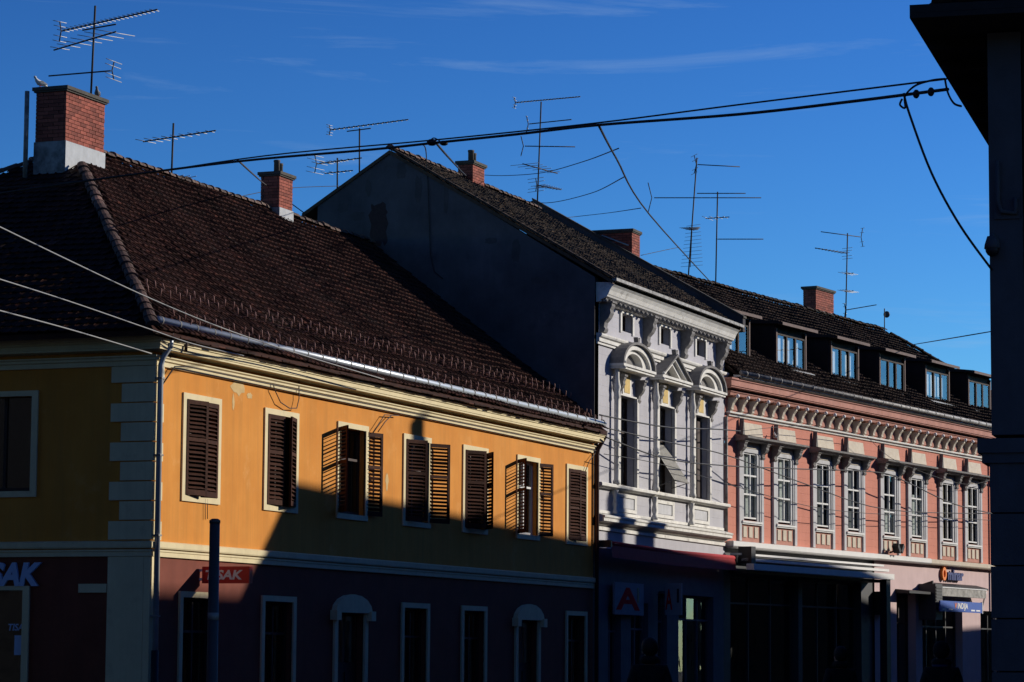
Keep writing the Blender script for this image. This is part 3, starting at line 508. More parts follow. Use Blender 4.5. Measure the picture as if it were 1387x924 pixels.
    MB().box(c-.80, c+.80, -.035, .02, 5.84, 5.93).box(c-.80, c+.80, -.035, .02, 5.45, 5.54).box(c-.80, c-.62, -.035, .02, 5.541, 5.839).box(c+.62, c+.80, -.035, .02, 5.541, 5.839).build('apron_frame', 'trim', W); B('apron_panel', 'surround', W, c-.6, c+.6, -.012, .02, 5.56, 5.82)
SWP = [(.10, 0), (WL, 0)]
MB().sweep([(0, 5.99), (.10, 6.0), (.14, 6.03), (.19, 6.04), (.19, 6.10), (.17, 6.125), (0, 6.135)], SWP).build('sill_ledge', 'trim', W)
MB().sweep([(0, 5.04), (.06, 5.05), (.10, 5.10), (.24, 5.13), (.24, 5.20), (.27, 5.23), (.27, 5.27), (0, 5.34)], SWP).build('string_course', 'trim', W)
MB().sweep([(0, 4.90), (.05, 4.905), (.05, 4.985), (0, 5.0)], SWP).build('lower_band', 'trim', W)
MB().box(.1, 11.0, -.045, .02, 5.345, 5.42).build('apron_plinth', 'trim', W)
# projecting blind in the middle window
c = WC[1]; p = [(c-.62, .17, 7.5), (c+.62, .17, 7.5), (c+.62, -.50, 6.46), (c-.62, -.50, 6.46)]; MB().prism(p, (0, -.008, -.012)).build('projecting_blind', 'blind', W); MB().tube([(c-.62, -.5, 6.45), (c+.62, -.5, 6.45)], .022, 6).tube([(c-.6, .0, 6.3), (c-.6, -.5, 6.45)], .012, 5).tube([(c+.6, 0, 6.3), (c+.6, -.5, 6.45)], .012, 5).build('blind_bar', 'grey_trim', W)
B('side_shutter', 'frame_brown', W, WC[0]-.6, WC[0]-.2, .15, .18, 6.2, 8.4); B('side_shutter', 'frame_brown', W, WC[2]+.2, WC[2]+.6, .15, .18, 6.2, 8.4)
o = thing('red_awning', 'red rolled awning across the pale ornate house above its shopfront', 'awning', (WX, 0, 4.55)); MB().tube([(.2, -.32, 0), (5.5, -.34, -.045), (11.05, -.32, 0)], .07, 10).build('roller_tube', 'red', o); MB().add([(.25, -.37, -.04), (5.5, -.39, -.09), (11, -.37, -.04), (11, -.42, -.36), (5.5, -.44, -.40), (.25, -.42, -.36)], [(0, 1, 4, 5), (1, 2, 3, 4)]).build('valance', 'red', o); B('bracket', 'black', o, .12, .22, -.42, 0, -.1, .08); B('bracket', 'black', o, 11.03, 11.13, -.42, 0, -.1, .08)
for px0, py0, px1, py1, ox, full in ((832, 788, 871, 834, -.12, 1), (918, 790, 934, 834, -.5, 0)):
    a = at(px0, py0, ox); b = at(px1, py1, ox)
    if full:
        s = thing('shop_sign', 'square white board with a large red A and black 1 on the blue-grey shopfront', 'sign', (a.x, ox, b.z)); w, h = b.x-a.x, a.z-b.z; B('board', 'board', s, 0, w, -.02, .04, 0, h); text('letter', 'A', h*.95, 'redpaint', s, (w*.08, -.024, h*.17), (R(90), 0, 0), .004, .02, 0, 1.5*w/h/1.3); text('numeral', '1', h*.62, 'black', s, (w*.70, -.024, h*.42), (R(90), 0, 0), .004, .015, 0, 1.7); MB().box(.1, .16, .04, .15, h*.3, h*.36).box(w-.2, w-.14, .04, .15, h*.3, h*.36).build('bracket', 'steel', s)
    else:
        s = thing('shop_sign', 'narrow projecting white board with a red and black mark beside the shop door', 'sign', (a.x, 0, b.z)); h = a.z-b.z; B('board', 'board', s, -.05, .05, -.62, -.15, 0, h); text('letter', 'A', h*.9, 'redpaint', s, (-.054, -.17, h*.18), (R(90), 0, R(-90)), .003, .015, 0, .36); text('numeral', '1', h*.6, 'black', s, (-.054, -.42, h*.40), (R(90), 0, R(-90)), .003, .012, 0, .8); MB().box(-.02, .02, -.16, .03, h*.25, h*.3).box(-.02, .02, -.16, .03, h*.7, h*.75).build('bracket', 'steel', s)

# ------------------------------------------------------------------ salmon pink house (turned with the bend of the street)
PA = R(-7.924); P0 = (34.65, 0, 0)
P = thing('pink_house', 'salmon pink house with paired hooded windows and a row of dark roof dormers', 'house', P0, PA); PL = 30.0
PC = [1.74, 4.20, 7.155, 9.63, 12.68, 15.11, 18.0, 20.44, 23.5, 25.95]
ph = [(c-.66, c+.66, 5.72, 7.82) for c in PC]
link('wall', mesh_raw(wall_holes(.02, PL, 5.0, 9.6, ph, 0, .06), 'wall', 'pink'), P)
link('upper_shopfront_wall', mesh_raw(wall_holes(11.4, PL, 0, 5.0, [(13.3, 15.0, .12, 3.85), (15.6, 19.4, .12, 3.5), (21.2, 24, .5, 3.4)], 0, .3), 'wall', 'pink_l'), P)
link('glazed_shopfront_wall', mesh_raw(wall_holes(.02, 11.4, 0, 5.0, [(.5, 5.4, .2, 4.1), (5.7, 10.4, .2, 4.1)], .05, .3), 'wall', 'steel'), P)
interior(P, .5, 10.6, .2, 4.1, .35, 3); interior(P, 13.3, 15.0, .12, 3.85, .3, 2.5); interior(P, 15.6, 19.4, .12, 3.5, .3, 2.5); interior(P, 21.2, 24, .5, 3.4, .3, 2.5); casement(P, 21.2, 24, .5, 3.4, .26, 'steel', 2, (0, .8, 1), .08, 'glass', 'shop_window')
casement(P, .5, 5.4, .2, 4.1, .25, 'steel', 3, (0, .8, 1), .08, 'glass', 'shop_window'); casement(P, 5.7, 10.4, .2, 4.1, .25, 'steel', 3, (0, .8, 1), .08, 'glass', 'shop_window'); casement(P, 13.3, 15, .12, 3.85, .28, 'frame_brown', 2, (0, .75, 1), .1, 'glass', 'door'); casement(P, 15.6, 19.4, .12, 3.5, .26, 'steel', 4, (0, .8, 1), .07, 'glass', 'shop_window')
MB().box(.02, PL, 9.6, 10, 0, 9.6).box(PL-.3, PL, .02, 9.6, 0, 9.8).build('rear_wall', 'pink', P)
for j, c in enumerate(PC):
    a, b, z0, z1 = ph[j]
    MB().box(c-.865, c-.70, -.075, .02, 5.10, 7.98).build('window_pilaster', 'surround', P); MB().box(c+.70, c+.865, -.075, .02, 5.10, 7.98).build('window_pilaster', 'surround', P)
    # chamfered inner surround
    mb = MB()
    for s_, o_ in ((1, .66), (.86, .52)):
        y = -.06 if s_ == 1 else -.035
        op = [(-o_-.05, 5.72), (-o_-.05, 7.76), (-o_+.05, 7.86), (o_-.05, 7.86), (o_+.05, 7.76), (o_+.05, 5.72)]; ip = [(-o_+.05, 5.72), (-o_+.05, 7.67), (-o_+.12, 7.74), (o_-.12, 7.74), (o_-.05, 7.67), (o_-.05, 5.72)]
        for k in range(5): mb.prism([(c+op[k][0], y, op[k][1]), (c+op[k+1][0], y, op[k+1][1]), (c+ip[k+1][0], y, ip[k+1][1]), (c+ip[k][0], y, ip[k][1])], (0, .055, 0))
    mb.build('window_architrave', 'surround', P)
    MB().box(c-.60, c+.60, -.05, .02, 7.875, 8.02).build('lintel_panel', 'panel', P)
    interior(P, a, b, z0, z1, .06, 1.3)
    casement(P, c-.52, c+.52, 5.78, 7.74, -.012, 'winframe', 2, (0, .36, .66, 1), .045, 'glass', 'window', .05)
    # curtains and blinds as the photo shows
    if j in (0, 1, 4, 5):
        h = {0: 7.70, 1: 7.70, 4: 6.6, 5: 7.2}[j]; mb = MB()
        for k in range(14): x0 = c-.5+k/14; mb.add([(x0, .1+.02*(k % 2), 5.8), (x0+1/14, .1+.02*((k+1) % 2), 5.8), (x0+1/14, .1+.02*((k+1) % 2), h), (x0, .1+.02*(k % 2), h)], [(0, 1, 2, 3)])
        link('curtain', mesh_raw(mb, 'curtain', 'curtain'), P)
        if j in (0, 1): B('side_curtain', 'sheer', P, c-.5, c-.28 if j else c-.1, .07, .08, 6.5, 7.7)
    elif j in (6, 7, 8): B('roller_blind', 'beige_blind', P, c-.5, c-.02, .12, .13, 5.8, 7.7)
    else: B('net_curtain', 'sheer', P, c-.5, c+.5, .12, .125, 5.8, 7.7)
    MB().box(c-.70, c+.70, -.12, .02, 5.64, 5.70).box(c-.68, c+.68, -.09, .02, 5.60, 5.638).build('window_sill', 'winframe', P)
    B('apron', 'pinktrim', P, c-.69, c+.69, -.02, .02, 5.09, 5.598)
    for k in (-1, 0, 1): B('apron_panel', 'panel', P, c+k*.40-.12, c+k*.40+.12, -.045, -.021, 5.22, 5.54)
    MB().prism([(c-.62, -.12, 8.245), (c+.72, -.12, 8.245), (c+.72, -.07, 8.62), (c-.62, -.07, 8.62)], (0, .1, 0)).build('hood_parapet', 'panel', P)
    MB().prism([(c-.80, -.16, 8.24), (c-.66, -.16, 8.24), (c-.70, -.16, 8.5), (c-.73, -.16, 8.72), (c-.76, -.16, 8.5)], (0, .14, 0)).build('acroterion', 'grey_trim', P)
cns = console(.19, .46, .27, 'grey_trim')
for a, b in zip(PC[0::2], PC[1::2]):
    x0, x1 = a-1.02, b+1.02
    MB().xprof([(0, 8.04), (-.30, 8.06), (-.34, 8.10), (-.42, 8.12), (-.42, 8.17), (-.36, 8.19), (0, 8.24)], x0, x1).build('window_hood', 'grey_trim', P)
    for c in (a, b):
        for q in (-.79, .79): link('console', cns, P, (c+q, 0, 8.03))
# frieze, cornice, gutter
MB().sweep([(0, 8.72), (.05, 8.74), (.06, 8.80), (.13, 8.82), (.13, 8.87), (0, 8.89)], [(.25, .1), (.25, 0), (PL, 0)]).build('frieze_ledge', 'trim', P)
bk = MB().xprof([(0, 9.28), (-.24, 9.28), (-.25, 9.22), (-.17, 9.12), (-.12, 8.98), (-.13, 8.93), (-.08, 8.88), (0, 8.88)], -.075, .075).mesh('frieze_bracket', 'panel'); bl = MB().ball((0, 0, 0), .062, 8).mesh('knob', 'white_p'); bs = MB().box(-.20, .20, -.03, 0, 8.93, 9.2).mesh('frieze_panel', 'pinktrim')
for k in range(40):
    s_ = .30+.7235*k; o = link('frieze_bracket', bk, P, (s_, 0, 0)); link('knob', bl, o, (0, -.285, 9.315)); link('frieze_panel', bs, P, (s_+.36, -.001, 0))
MB().sweep([(0, 9.29), (.22, 9.33), (.24, 9.40), (.28, 9.43), (.28, 9.46), (0, 9.47)], [(.15, .2), (.15, 0), (PL, 0)]).build('bed_moulding', 'pinktrim', P)
MB().sweep([(0, 9.50), (.42, 9.53), (.42, 9.56), (.45, 9.57), (.45, 9.72), (.49, 9.75), (.49, 9.80), (0, 9.84)], [(-.02, .3), (-.02, 0), (PL, 0)]).build('cornice', 'pinktrim', P)
MB().sweep([(.3, 9.85), (.52, 9.85), (.54, 9.90), (.3, 9.92)], [(-.02, 0), (PL, 0)]).build('eave_board', 'trim', P)
gt = MB().tube([(-.05, -.57, 9.965), (PL, -.57, 9.945)], .072, 10).build('gutter', 'zinc_old', P); rg = MB().tube([(-.03, 0, 0), (.03, 0, 0)], .082, 10).mesh('gutter_clip', 'zinc_old')
for k in range(36): link('gutter_clip', rg, gt, (.3+k*.8+random.gauss(0, .05), -.57, 9.96))
MB().tube([(22.3, -.5, 9.9), (22.3, -.45, 9.6), (22.3, -.14, 9.0), (22.3, -.12, 8.6), (22.3, -.12, 0)], .06, 10).build('downpipe', 'winframe', P)
MB().tube([(-.0, -.06, 8.7), (-.0, -.06, 5.1)], .045, 10).build('slim_downpipe', 'zinc_old', P)
# shop ledge and canopies
MB().sweep([(0, 4.86), (.20, 4.88), (.24, 4.92), (.24, 5.05), (.20, 5.07), (0, 5.085)], [(.35, .05), (.35, 0), (15.9, 0)]).build('shop_ledge', 'awning_w', P); MB().sweep([(0, 4.86), (.19, 4.88), (.22, 4.92), (.22, 5.04), (0, 5.075)], [(15.95, 0), (PL, 0)]).build('shop_ledge_end', 'panel', P)
# roof
pe, pz, pry, prz = -.52, 9.93, 5.0, 14.0; tp2 = (prz-pz)/(pry-pe); v2 = Vector((0, 1, tp2)).normalized(); l2 = Vector((0, pry-pe, prz-pz)).length; RE = 24.9
deck([(-.0, pe, pz-.04), (PL+.5, pe, pz-.04), (RE, pry, prz-.04), (0, pry, prz-.04)], P, 'roof', 'tile_p'); deck([(0, pry, prz-.04), (RE, pry, prz-.04), (PL+.5, 10.4, pz), (0, 10.4, pz)], P, 'rear_roof', 'tile_p'); deck([(PL+.5, pe, pz-.03), (PL+.5, 10.4, pz-.03), (RE, pry, prz-.03)], P, 'hip_roof', 'tile_p')
DS = [.85, 5.1, 9.4, 13.5, 17.7, 21.9]
tiles(P, (0, pe, pz), (1, 0, 0), v2, l2, .21, .24, lambda v: (.02, PL+.5-(PL+.5-RE)*v/l2), 'tile_p')
caps(P, (.3, pry, prz+.03), (RE, pry, prz+.03), .36, .12, 'tile_p'); caps(P, (PL+.5, pe, pz+.05), (RE, pry, prz+.03), .36, .12, 'tile_p', 'hip_tile')
chimney(P, 18.26, 19.87, 5.0, 5.49, 13.5, 14.12, 14.86, label='brick chimney on the dark roof above the dormers')
B('skylight', 'glass_up', P, 3.7, 4.4, 2.7, 3.4, 12.45, 12.9)
for k, s0 in enumerate(DS):
    x0, x1, y0, zb, zt = s0, s0+2.12, .60, 10.72, 11.72; D = len(DS)
    dz = lambda y: pz+tp2*(y-pe)
    yb = (12.06-pz)/tp2+pe
    body = MB().prism([(x0-.16, y0+.05, 10.55), (x0-.16, y0+.05, 11.98), (x0-.16, yb, 12.06), (x0-.16, .9, 10.55)], (.12, 0, 0)).prism([(x1+.04, y0+.05, 10.55), (x1+.04, y0+.05, 11.98), (x1+.04, yb, 12.06), (x1+.04, .9, 10.55)], (.12, 0, 0)).box(x0-.03, x1+.03, y0+.06, y0+.2, zt+.02, 11.97).build('dormer', 'dormer', P)
    B('dormer_post', 'dormer_edge', body, x0-.10, x0-.02, y0-.02, y0+.05, 10.62, 11.9); B('dormer_post', 'dormer_edge', body, x1+.02, x1+.10, y0-.02, y0+.05, 10.62, 11.9)
    MB().prism([(x0-.32, y0-.30, 11.96), (x0-.32, y0-.30, 12.03), (x0-.32, yb+.35, 12.32), (x0-.32, yb+.35, 12.1)], (x1-x0+.64, 0, 0)).build('dormer_roof', 'dormer', body); B('dormer_fascia', 'dormer_edge', body, x0-.30, x1+.30, y0-.33, y0-.305, 11.93, 12.02)
    MB().prism([(x0-.05, y0-.02, zb-.005), (x1+.05, y0-.02, zb-.005), (x1+.22, y0-.26, zb-.12), (x0-.0, y0-.26, zb-.12)], (0, 0, -.015)).build('dormer_sill', 'flash', body)
    mb = MB().box(x0-.02, x1+.02, y0+.8, y0+.84, zb-.1, zt+.1); mb.build('dormer_interior', 'dark', body)
    casement(body, x0, x1, zb, zt, y0, 'dormer', 3, (0, 1), .05, 'glass_up', 'dormer_window', .09)
    q = (x0+x1)/2
    if k in (0, 1, 2, 4): B('dormer_blind', 'curtain', body, x0+.06, x0+.62 if k == 2 else q+.3, y0+.12, y0+.13, zb+.05, zt-.05)
    if k in (1, 2, 4): MB().prism([(q+.35, y0+.14, zb+.05), (x1-.08, y0+.14, zb+.05), (x1-.08, y0+.14, zt-.05), (q+.75 if k == 1 else q+.35, y0+.14, zt-.05)], (0, .01, 0)).build('dormer_curtain', 'curtain', body)
# long chimney on the fire wall, its own bricks
c = thing('party_wall_chimney', 'long dark brick chimney rising from the fire wall between white and pink houses', 'chimney', (0, 0, 0)); c.location = (34.98, 3.0, 12.4)
chimney(c, 0, .72, 0, 1.40, 0, 1.08, 1.95, capov=.06); MB().tube([(-.03, .95, 1.9), (-.03, .1, 1.55)], .025, 6).build('cable_duct', 'flash', c)

# canopies and signs on the pink house (local frame of the pink house)
def pl(s, o, z): return Vector(P0)+Vector((math.cos(PA)*s+math.sin(PA)*o, math.sin(PA)*s-math.cos(PA)*o, z))
a = thing('white_canopy', 'long white folded canopy over the dark glazed shopfront of the pink house', 'canopy', pl(0, 0, 4.1), PA)
MB().box(.25, 11.2, -.42, -.06, .55, .61).build('canopy_top', 'awning_w', a); MB().box(.3, 11.15, -.62, -.40, .38, .46).build('canopy_rail', 'awning_w', a); MB().box(.3, 11.15, -.80, -.56, .12, .30).build('canopy_front', 'awning_w', a); MB().box(.4, 11.0, -.55, .04, .02, .11).build('canopy_soffit', 'black', a); MB().box(10.62, 10.95, -.74, -.50, -3.98, .115).build('canopy_post', 'black', a); MB().box(.3, .6, -.72, -.3, .3, .8).build('canopy_end', 'black', a)
o = thing('wall_box', 'black box fixed beside the canopy post of the pink house', 'box', pl(11.45, 0, 3.1), PA); MB().box(-.1, .42, -.25, -.0, 0, .75).box(-.06, .38, -.27, -.251, .05, .7).build('housing', 'black', o)
o = thing('door_canopy', 'dark hood over the doorway between the two shops of the pink house', 'canopy', pl(13.2, 0, 3.86), PA); MB().prism([(0, 0, -.02), (0, -.5, -.02), (0, -.5, .06), (0, 0, .12)], (2.1, 0, 0)).build('hood', 'black', o); MB().prism([(2.1, 0, -.02), (2.1, -.5, -.02), (2.1, -.5, .45), (2.1, 0, .3)], (.08, 0, 0)).build('side', 'black', o)
o = thing('ventilation_box', 'tall grey louvred unit beside the blue bakery sign', 'vent', pl(15.25, 0, 3.0), PA); MB().box(0, .62, -.62, -.02, 0, 1.2).build('casing', 'steel', o)
for k in range(10): B('louvre', 'steel', o, .03, .59, -.64, -.622, .1+k*.105, .17+k*.105)
o = thing('grey_awning', 'grey folded awning box above the blue sign on the pink house', 'awning', pl(16.2, 0, 4.0), PA); MB().prism([(0, 0, .28), (0, -.45, .16), (0, -.45, .10), (0, 0, .12)], (4.6, 0, 0)).build('awning_hood', 'black', o); MB().box(.15, 4.4, -.44, -.30, -.18, .095).build('awning_roll', 'zinc_old', o); MB().box(.12, 4.42, -.46, -.43, .098, .125).build('awning_trim', 'white_p', o); MB().tube([(4.5, -.4, .05), (4.62, -.2, -.5)], .03, 6).build('awning_arm', 'white_p', o)
o = thing('blue_shop_sign', 'blue sign panel with white lettering below the grey awning', 'sign', pl(15.3, .75, 3.28), PA); B('sign_panel', 'blue', o, 0, 4.0, -.02, .03, 0, .36); text('lettering', 'V', .27, 'orange', o, (1.32, -.024, .12), (R(90), 0, 0), .004, .006, .1, 1.2); text('lettering', 'INDIJA', .27, 'white_p', o, (1.58, -.024, .12), (R(90), 0, 0), .004, .006, .1, 1.25); B('edge_strip', 'white_p', o, 4.0, 4.05, -.03, .04, -.02, .38)
for x in (.2, .75, 2.9, 3.4): B('small_print', 'white_p', o, x, x+.38, -.025, -.021, .05, .10)
MB().box(.1, .15, .03, .75, .1, .16).box(3.8, 3.85, .03, .75, .1, .16).build('bracket', 'steel', o)
o = thing('bakery_letters', 'orange ring and dark blue raised letters on the pale pink shop wall', 'sign', pl(17.45, .04, 4.40), PA)
mb = MB(); ring_ = [(0+.20*math.cos(t*math.pi/10), -.07, .20+.23*math.sin(t*math.pi/10)) for t in range(20)]; ir = [(.10*math.cos(t*math.pi/10), -.07, .20+.13*math.sin(t*math.pi/10)) for t in range(20)]
for t in range(20): mb.prism([ring_[t], ring_[(t+1) % 20], ir[(t+1) % 20], ir[t]], (0, .09, 0))
mb.build('ring', 'orange', o); text('letters', 'minar', .50, 'darkblue', o, (.26, -.05, .02), (R(90), 0, 0), .045, .02, 0, 1.28)
o = thing('floodlight', 'black twin floodlight on a short bracket under a window of the pink house', 'lamp', pl(12.6, .05, 5.15), PA)
MB().tube([(0, 0, 0), (0, -.25, .08)], .03, 6).build('bracket', 'black', o)
for q in (-1, 1): MB().prism([(q*.02, -.2, .06), (q*.22, -.2, .30), (q*.30, -.2, .20), (q*.12, -.2, -.02)], (0, -.22, 0)).build('lamp_head', 'black', o)

# ------------------------------------------------------------------ near building on the right
RA = R(6.2); RP = Vector((-18.514, -19.313, 0))
Rb = thing('eaves_house', 'dark grey-blue building with a broad overhanging eave and panelled corner pier', 'house', RP, RA)
RZ_ = 7.75
MB().box(.0, .5, -.32, 0, 3.78, RZ_-.02).build('corner_pier', 'rwall', Rb)
z = 0
while z < 3.5:
    B('pier_block', 'rwall', Rb, -.03, .5, -.345, .02, z, min(z+.49, 3.5)); z += .505
MB().box(-.06, .5, -.40, .09, 3.505, 3.60).box(-.09, .5, -.40, .13, 3.601, 3.74).build('pier_ledge', 'rwall', Rb)
MB().box(.06, 24, -9, -.33, 0, RZ_-.02).box(.5, 24, -.33, -.002, 0, RZ_-.03).build('wall', 'rdark', Rb)
MB().box(-.75, 24.5, -9.6, .66, RZ_, RZ_+.05).box(-.75, -.70, -9.6, .66, RZ_+.052, RZ_+.13).box(-.695, 24.5, .62, .66, RZ_+.052, RZ_+.13).build('eave_soffit', 'rdark', Rb)
for k in range(24): B('rafter_end', 'rdark', Rb, .3+k, .42+k, .05, .6, RZ_-.09, RZ_-.002)
deck([(-.6, .50, RZ_+.16), (24.5, .50, RZ_+.16), (24.5, -4.6, 12.3), (3.6, -4.6, 12.3)], Rb, 'roof', 'tile_p'); deck([(-.6, .5, RZ_+.16), (3.6, -4.6, 12.3), (-.6, -9.6, RZ_+.16)], Rb, 'hip_roof', 'tile_p'); deck([(-.6, -9.6, RZ_+.16), (3.6, -4.6, 12.3), (24.5, -4.6, 12.3), (24.5, -9.6, RZ_+.16)], Rb, 'rear_roof', 'tile_p')
ct = cap_mesh(.34, .09, 'tile_p')
for k in range(20):
    o = link('verge_tile', ct, Rb, (-.70, .36-k*.24, RZ_+.15)); o.rotation_euler = (0, R(-40), 0)
for wy in (-2.6, -5.4):
    for wz in (1.0, 4.4):
        w = MB().box(.0, .058, wy-.65, wy-.53, wz, wz+1.9).box(.0, .058, wy+.53, wy+.65, wz, wz+1.9).box(.0, .058, wy-.53, wy+.53, wz+1.78, wz+1.9).box(-.04, .058, wy-.7, wy+.7, wz-.1, wz-.001).build('window', 'rwall', Rb); B('pane', 'glass_up', w, .045, .055, wy-.53, wy+.53, wz, wz+1.78)
MB().tube([(-.05, -.09, 6.45), (-.05, -.09, 6.05), (-.05, -.12, 5.95), (-.05, -.26, 5.93), (-.05, -.26, 6.08)], .024, 8).build('bent_pipe', 'rwall', Rb); B('pipe_plate', 'rwall', Rb, -.02, 0, -.30, -.05, 5.88, 6.15)
o = thing('security_camera', 'dome security camera on the corner pier of the dark eaves house', 'camera', RP+Vector((-.02, -.02, 5.6)), RA); MB().lathe([(.05, .10), (.075, .02), (.08, -.02)], -.08, -.02, 12).build('housing', 'rwall', o); MB().ball((-.08, -.02, -.03), .07, 8).build('dome', 'black', o); MB().tube([(.02, -.02, .12), (-.08, -.02, .10)], .025, 6).build('bracket', 'rwall', o)

# ------------------------------------------------------------------ row across the street (behind the right edge of the picture) and added light blockers
def block(name, label, x0, y0, ang, length, depth, eave, ridge, hip0, hip1, wm_='opp'):
    t = thing(name, label, 'house', (x0, y0, 0), ang)
    nwin = int(length/3.2); hs = [(1.0+3.2*k, 2.1+3.2*k, zz, zz+1.7) for k in range(nwin) for zz in (1.0, 4.4)]
    mb = wall_holes(0, length, 0, eave, hs, 0, .2); mb.v = [(x, -y, z) for x, y, z in mb.v]; link('wall', mesh_raw(mb, 'wall', wm_), t)
    MB().box(0, length, -depth, -.25, 0, eave).build('inner_wall', wm_, t)
    for a, b, c, d in hs: B('window', 'frame_brown', t, a, b, -.2, -.16, c, d)
    m = -depth/2; deck([(-.3, .4, eave), (length+.3, .4, eave), (length-hip1, m, ridge), (hip0, m, ridge)], t, 'roof', 'tile_p'); deck([(-.3, -depth-.4, eave), (length+.3, -depth-.4, eave), (length-hip1, m, ridge), (hip0, m, ridge)], t, 'rear_roof', 'tile_p')
    deck([(-.3, .4, eave), (hip0, m, ridge), (-.3, -depth-.4, eave)], t, 'hip_roof', 'tile_p'); deck([(length+.3, .4, eave), (length-hip1, m, ridge), (length+.3, -depth-.4, eave)], t, 'hip_roof', 'tile_p'); return t
S0 = block('row_house', 'low plain house with hip roof across the street next to the eaves house', 6.4, -16.8, R(4), 12.4, 7.5, 7.6, 12.55, 1.0, .4)
S1 = block('row_house', 'long plain house with three roof chimneys across the street', 19.0, -13.4, R(-3.0), 46.0, 8.0, 9.2, 14.38, 2.9, 9.0)
for x, w, zt in ((9.35, .42, 16.3), (23.1, 1.05, 15.75), (25.6, 1.3, 15.1)): B('chimney', 'brick', S1, x-w/2, x+w/2, -4.2, -3.8, 13.2, zt)
N0 = block('row_house', 'added tall black block west of the side street, cutting stray light', -12.5, 0.5, R(180), 44, 22, 15.5, 20.0, 4, 4, 'bounce_cut')  # unseen, added tall and black to keep sky and bounce off the side wall
B0 = block('row_house', 'added block behind the viewer, shutting out low sky light', -74, 14, R(-90), 80, 9, 10, 14, 4, 4)  # unseen block added to hide the bright low sky from the side wall
S3 = block('row_house', 'added tall block behind the row across the street, shading a sunlit gap', 19.6, -22.6, 0, 12, 7.5, 12.5, 16.75, 1, 1)  # unseen block added so its shadow closes the sunlit gap between row roofs
S2 = block('row_house', 'plain end house with hip roof across the street', 65.5, -16.4, R(-3.6), 26, 8, 7.4, 12.3, 4, 4)

# ------------------------------------------------------------------ television antennas
def yagi(t, root, mpt, p0, p1, n, half, vert=False, refl=0, mt='alu', rb=.017, re=.0085, taper=.55):
    a, b = Vector(p0)-root, Vector(p1)-root; d = (b-a).normalized()
    bo = MB().tube([a, b], rb, 6).build('antenna_boom', 'mast', t)
    side = Vector((0, 0, 1)) if vert else d.cross(Vector((0, 0, 1))).normalized()
    for i in range(n):
        q = a+(b-a)*((i+.3)/n); h = half*(1-taper*i/max(1, n-1)); MB().tube([q-side*h, q+side*h], re, 5).build('element', mt, bo)
    if refl:
        u = Vector((0, 0, 1)); k = a-d*refl*.15
        MB().tube([k-u*refl+d*refl*-.25, k, k+u*refl+d*refl*-.25], re*1.8, 5).build('reflector', 'mast', bo)
        for j in (-1, -.5, .5, 1): q = k+u*refl*j-d*refl*.25*abs(j); s = d.cross(u).normalized(); MB().tube([q-s*half*1.1, q+s*half*1.1], re, 5).build('reflector_rod', mt, bo)
    return bo
def antenna(label, Yp, bot, top, booms, r=.024):
    b, tp_ = at(*bot, Yp), at(*top, Yp); t = thing('television_antenna', label, 'antenna', b, 0, 'television antennas on the roofs')
    MB().tube([(0, 0, -.35), tp_-b], r, 8).build('mast', 'mast', t)
    for bm_ in booms:
        (x0, y0, x1, y1), n, half = bm_[0], bm_[1], bm_[2]; kw = bm_[3] if len(bm_) > 3 else {}
        k = (bot[1]-(y0+y1)/2)/(bot[1]-top[1]); mx = bot[0]+(top[0]-bot[0])*k; my = y0+(y1-y0)*((mx-x0)/(x1-x0)) if x1 != x0 else y0
        m = at(mx, my, Yp); p0, p1 = atz(x0, y0, m.z), atz(x1, y1, m.z); lim = .05*max(abs(x1-x0), 12)
        if (p0-m).length > lim or (p1-m).length > lim:
            dep = (m-CAM).dot(FW); p0, p1 = atd(x0, y0, dep), atd(x1, y1, dep)
        if kw.get('flip'): p0, p1 = p1, p0
        kw = {q: v for q, v in kw.items() if q != 'flip'}
        yagi(t, b, m, p0, p1, n, half, **kw)
    return t
GRP = None
antenna('tall three-boom antenna standing on the broad brick chimney', 6.1, (123, 122), (129, 8), [((84, 42, 213, 13), 22, .17, dict(refl=.22, taper=.2)), ((73, 68, 157, 43), 7, .55, dict(flip=1, refl=.0)), ((66, 103, 150, 96), 0, .3, dict(flip=1, refl=.2)), ((112, 41, 157, 33), 0, .1)])
antenna('short antenna with one long boom on the yellow house ridge', 6.4, (232, 238), (235, 167), [((194, 192, 292, 177), 9, .33), ((258, 241, 222, 236), 5, .3)])
antenna('antenna with a long level boom behind the blank gable peak', 8.5, (487, 232), (487, 174), [((448, 176, 553, 162), 16, .12, dict(refl=.14, taper=.2)), ((438, 221, 490, 214), 6, .25), ((470, 178, 502, 174), 0, .1)])
antenna('small low antenna beside the back slope of the blank gable', 9.5, (457, 250), (457, 214), [((440, 235, 478, 231), 4, .3), ((430, 222, 470, 217), 4, .35, dict(refl=.25))])
antenna('tall antenna mast with five booms on the mossy roof ridge', 5.9, (727, 284), (733, 138), [((699, 139, 786, 131), 20, .10, dict(refl=.16, taper=.2)), ((717, 168, 774, 162), 5, .05, dict(refl=.25)), ((711, 198, 779, 199), 9, .06, dict(refl=.3)), ((708, 222, 755, 235), 6, .5, dict(mt='alu')), ((728, 251, 760, 257), 8, .3, dict(refl=.2))])
antenna('leaning antenna mast with ladder of rods above the pink house roof', 3.9, (931, 378), (944, 214), [((945, 223, 1002, 226), 0, .3, dict(refl=.3)), ((886, 268, 1031, 268), 12, .08, dict(refl=.5)), ((934, 308, 940, 312), 6, .35)])
t = antenna('slender antenna mast with crosswise booms beside the leaning one', 3.6, (969, 388), (972, 260), [((944, 262, 1010, 262), 8, .07), ((956, 296, 988, 294), 4, .5), ((972, 324, 1034, 324), 13, .05)])
b = at(931, 378, 3.9); t = thing('log_periodic_antenna', 'upright ladder antenna with many cross rods tied to the leaning mast', 'antenna', at(935, 362, 3.85)); 
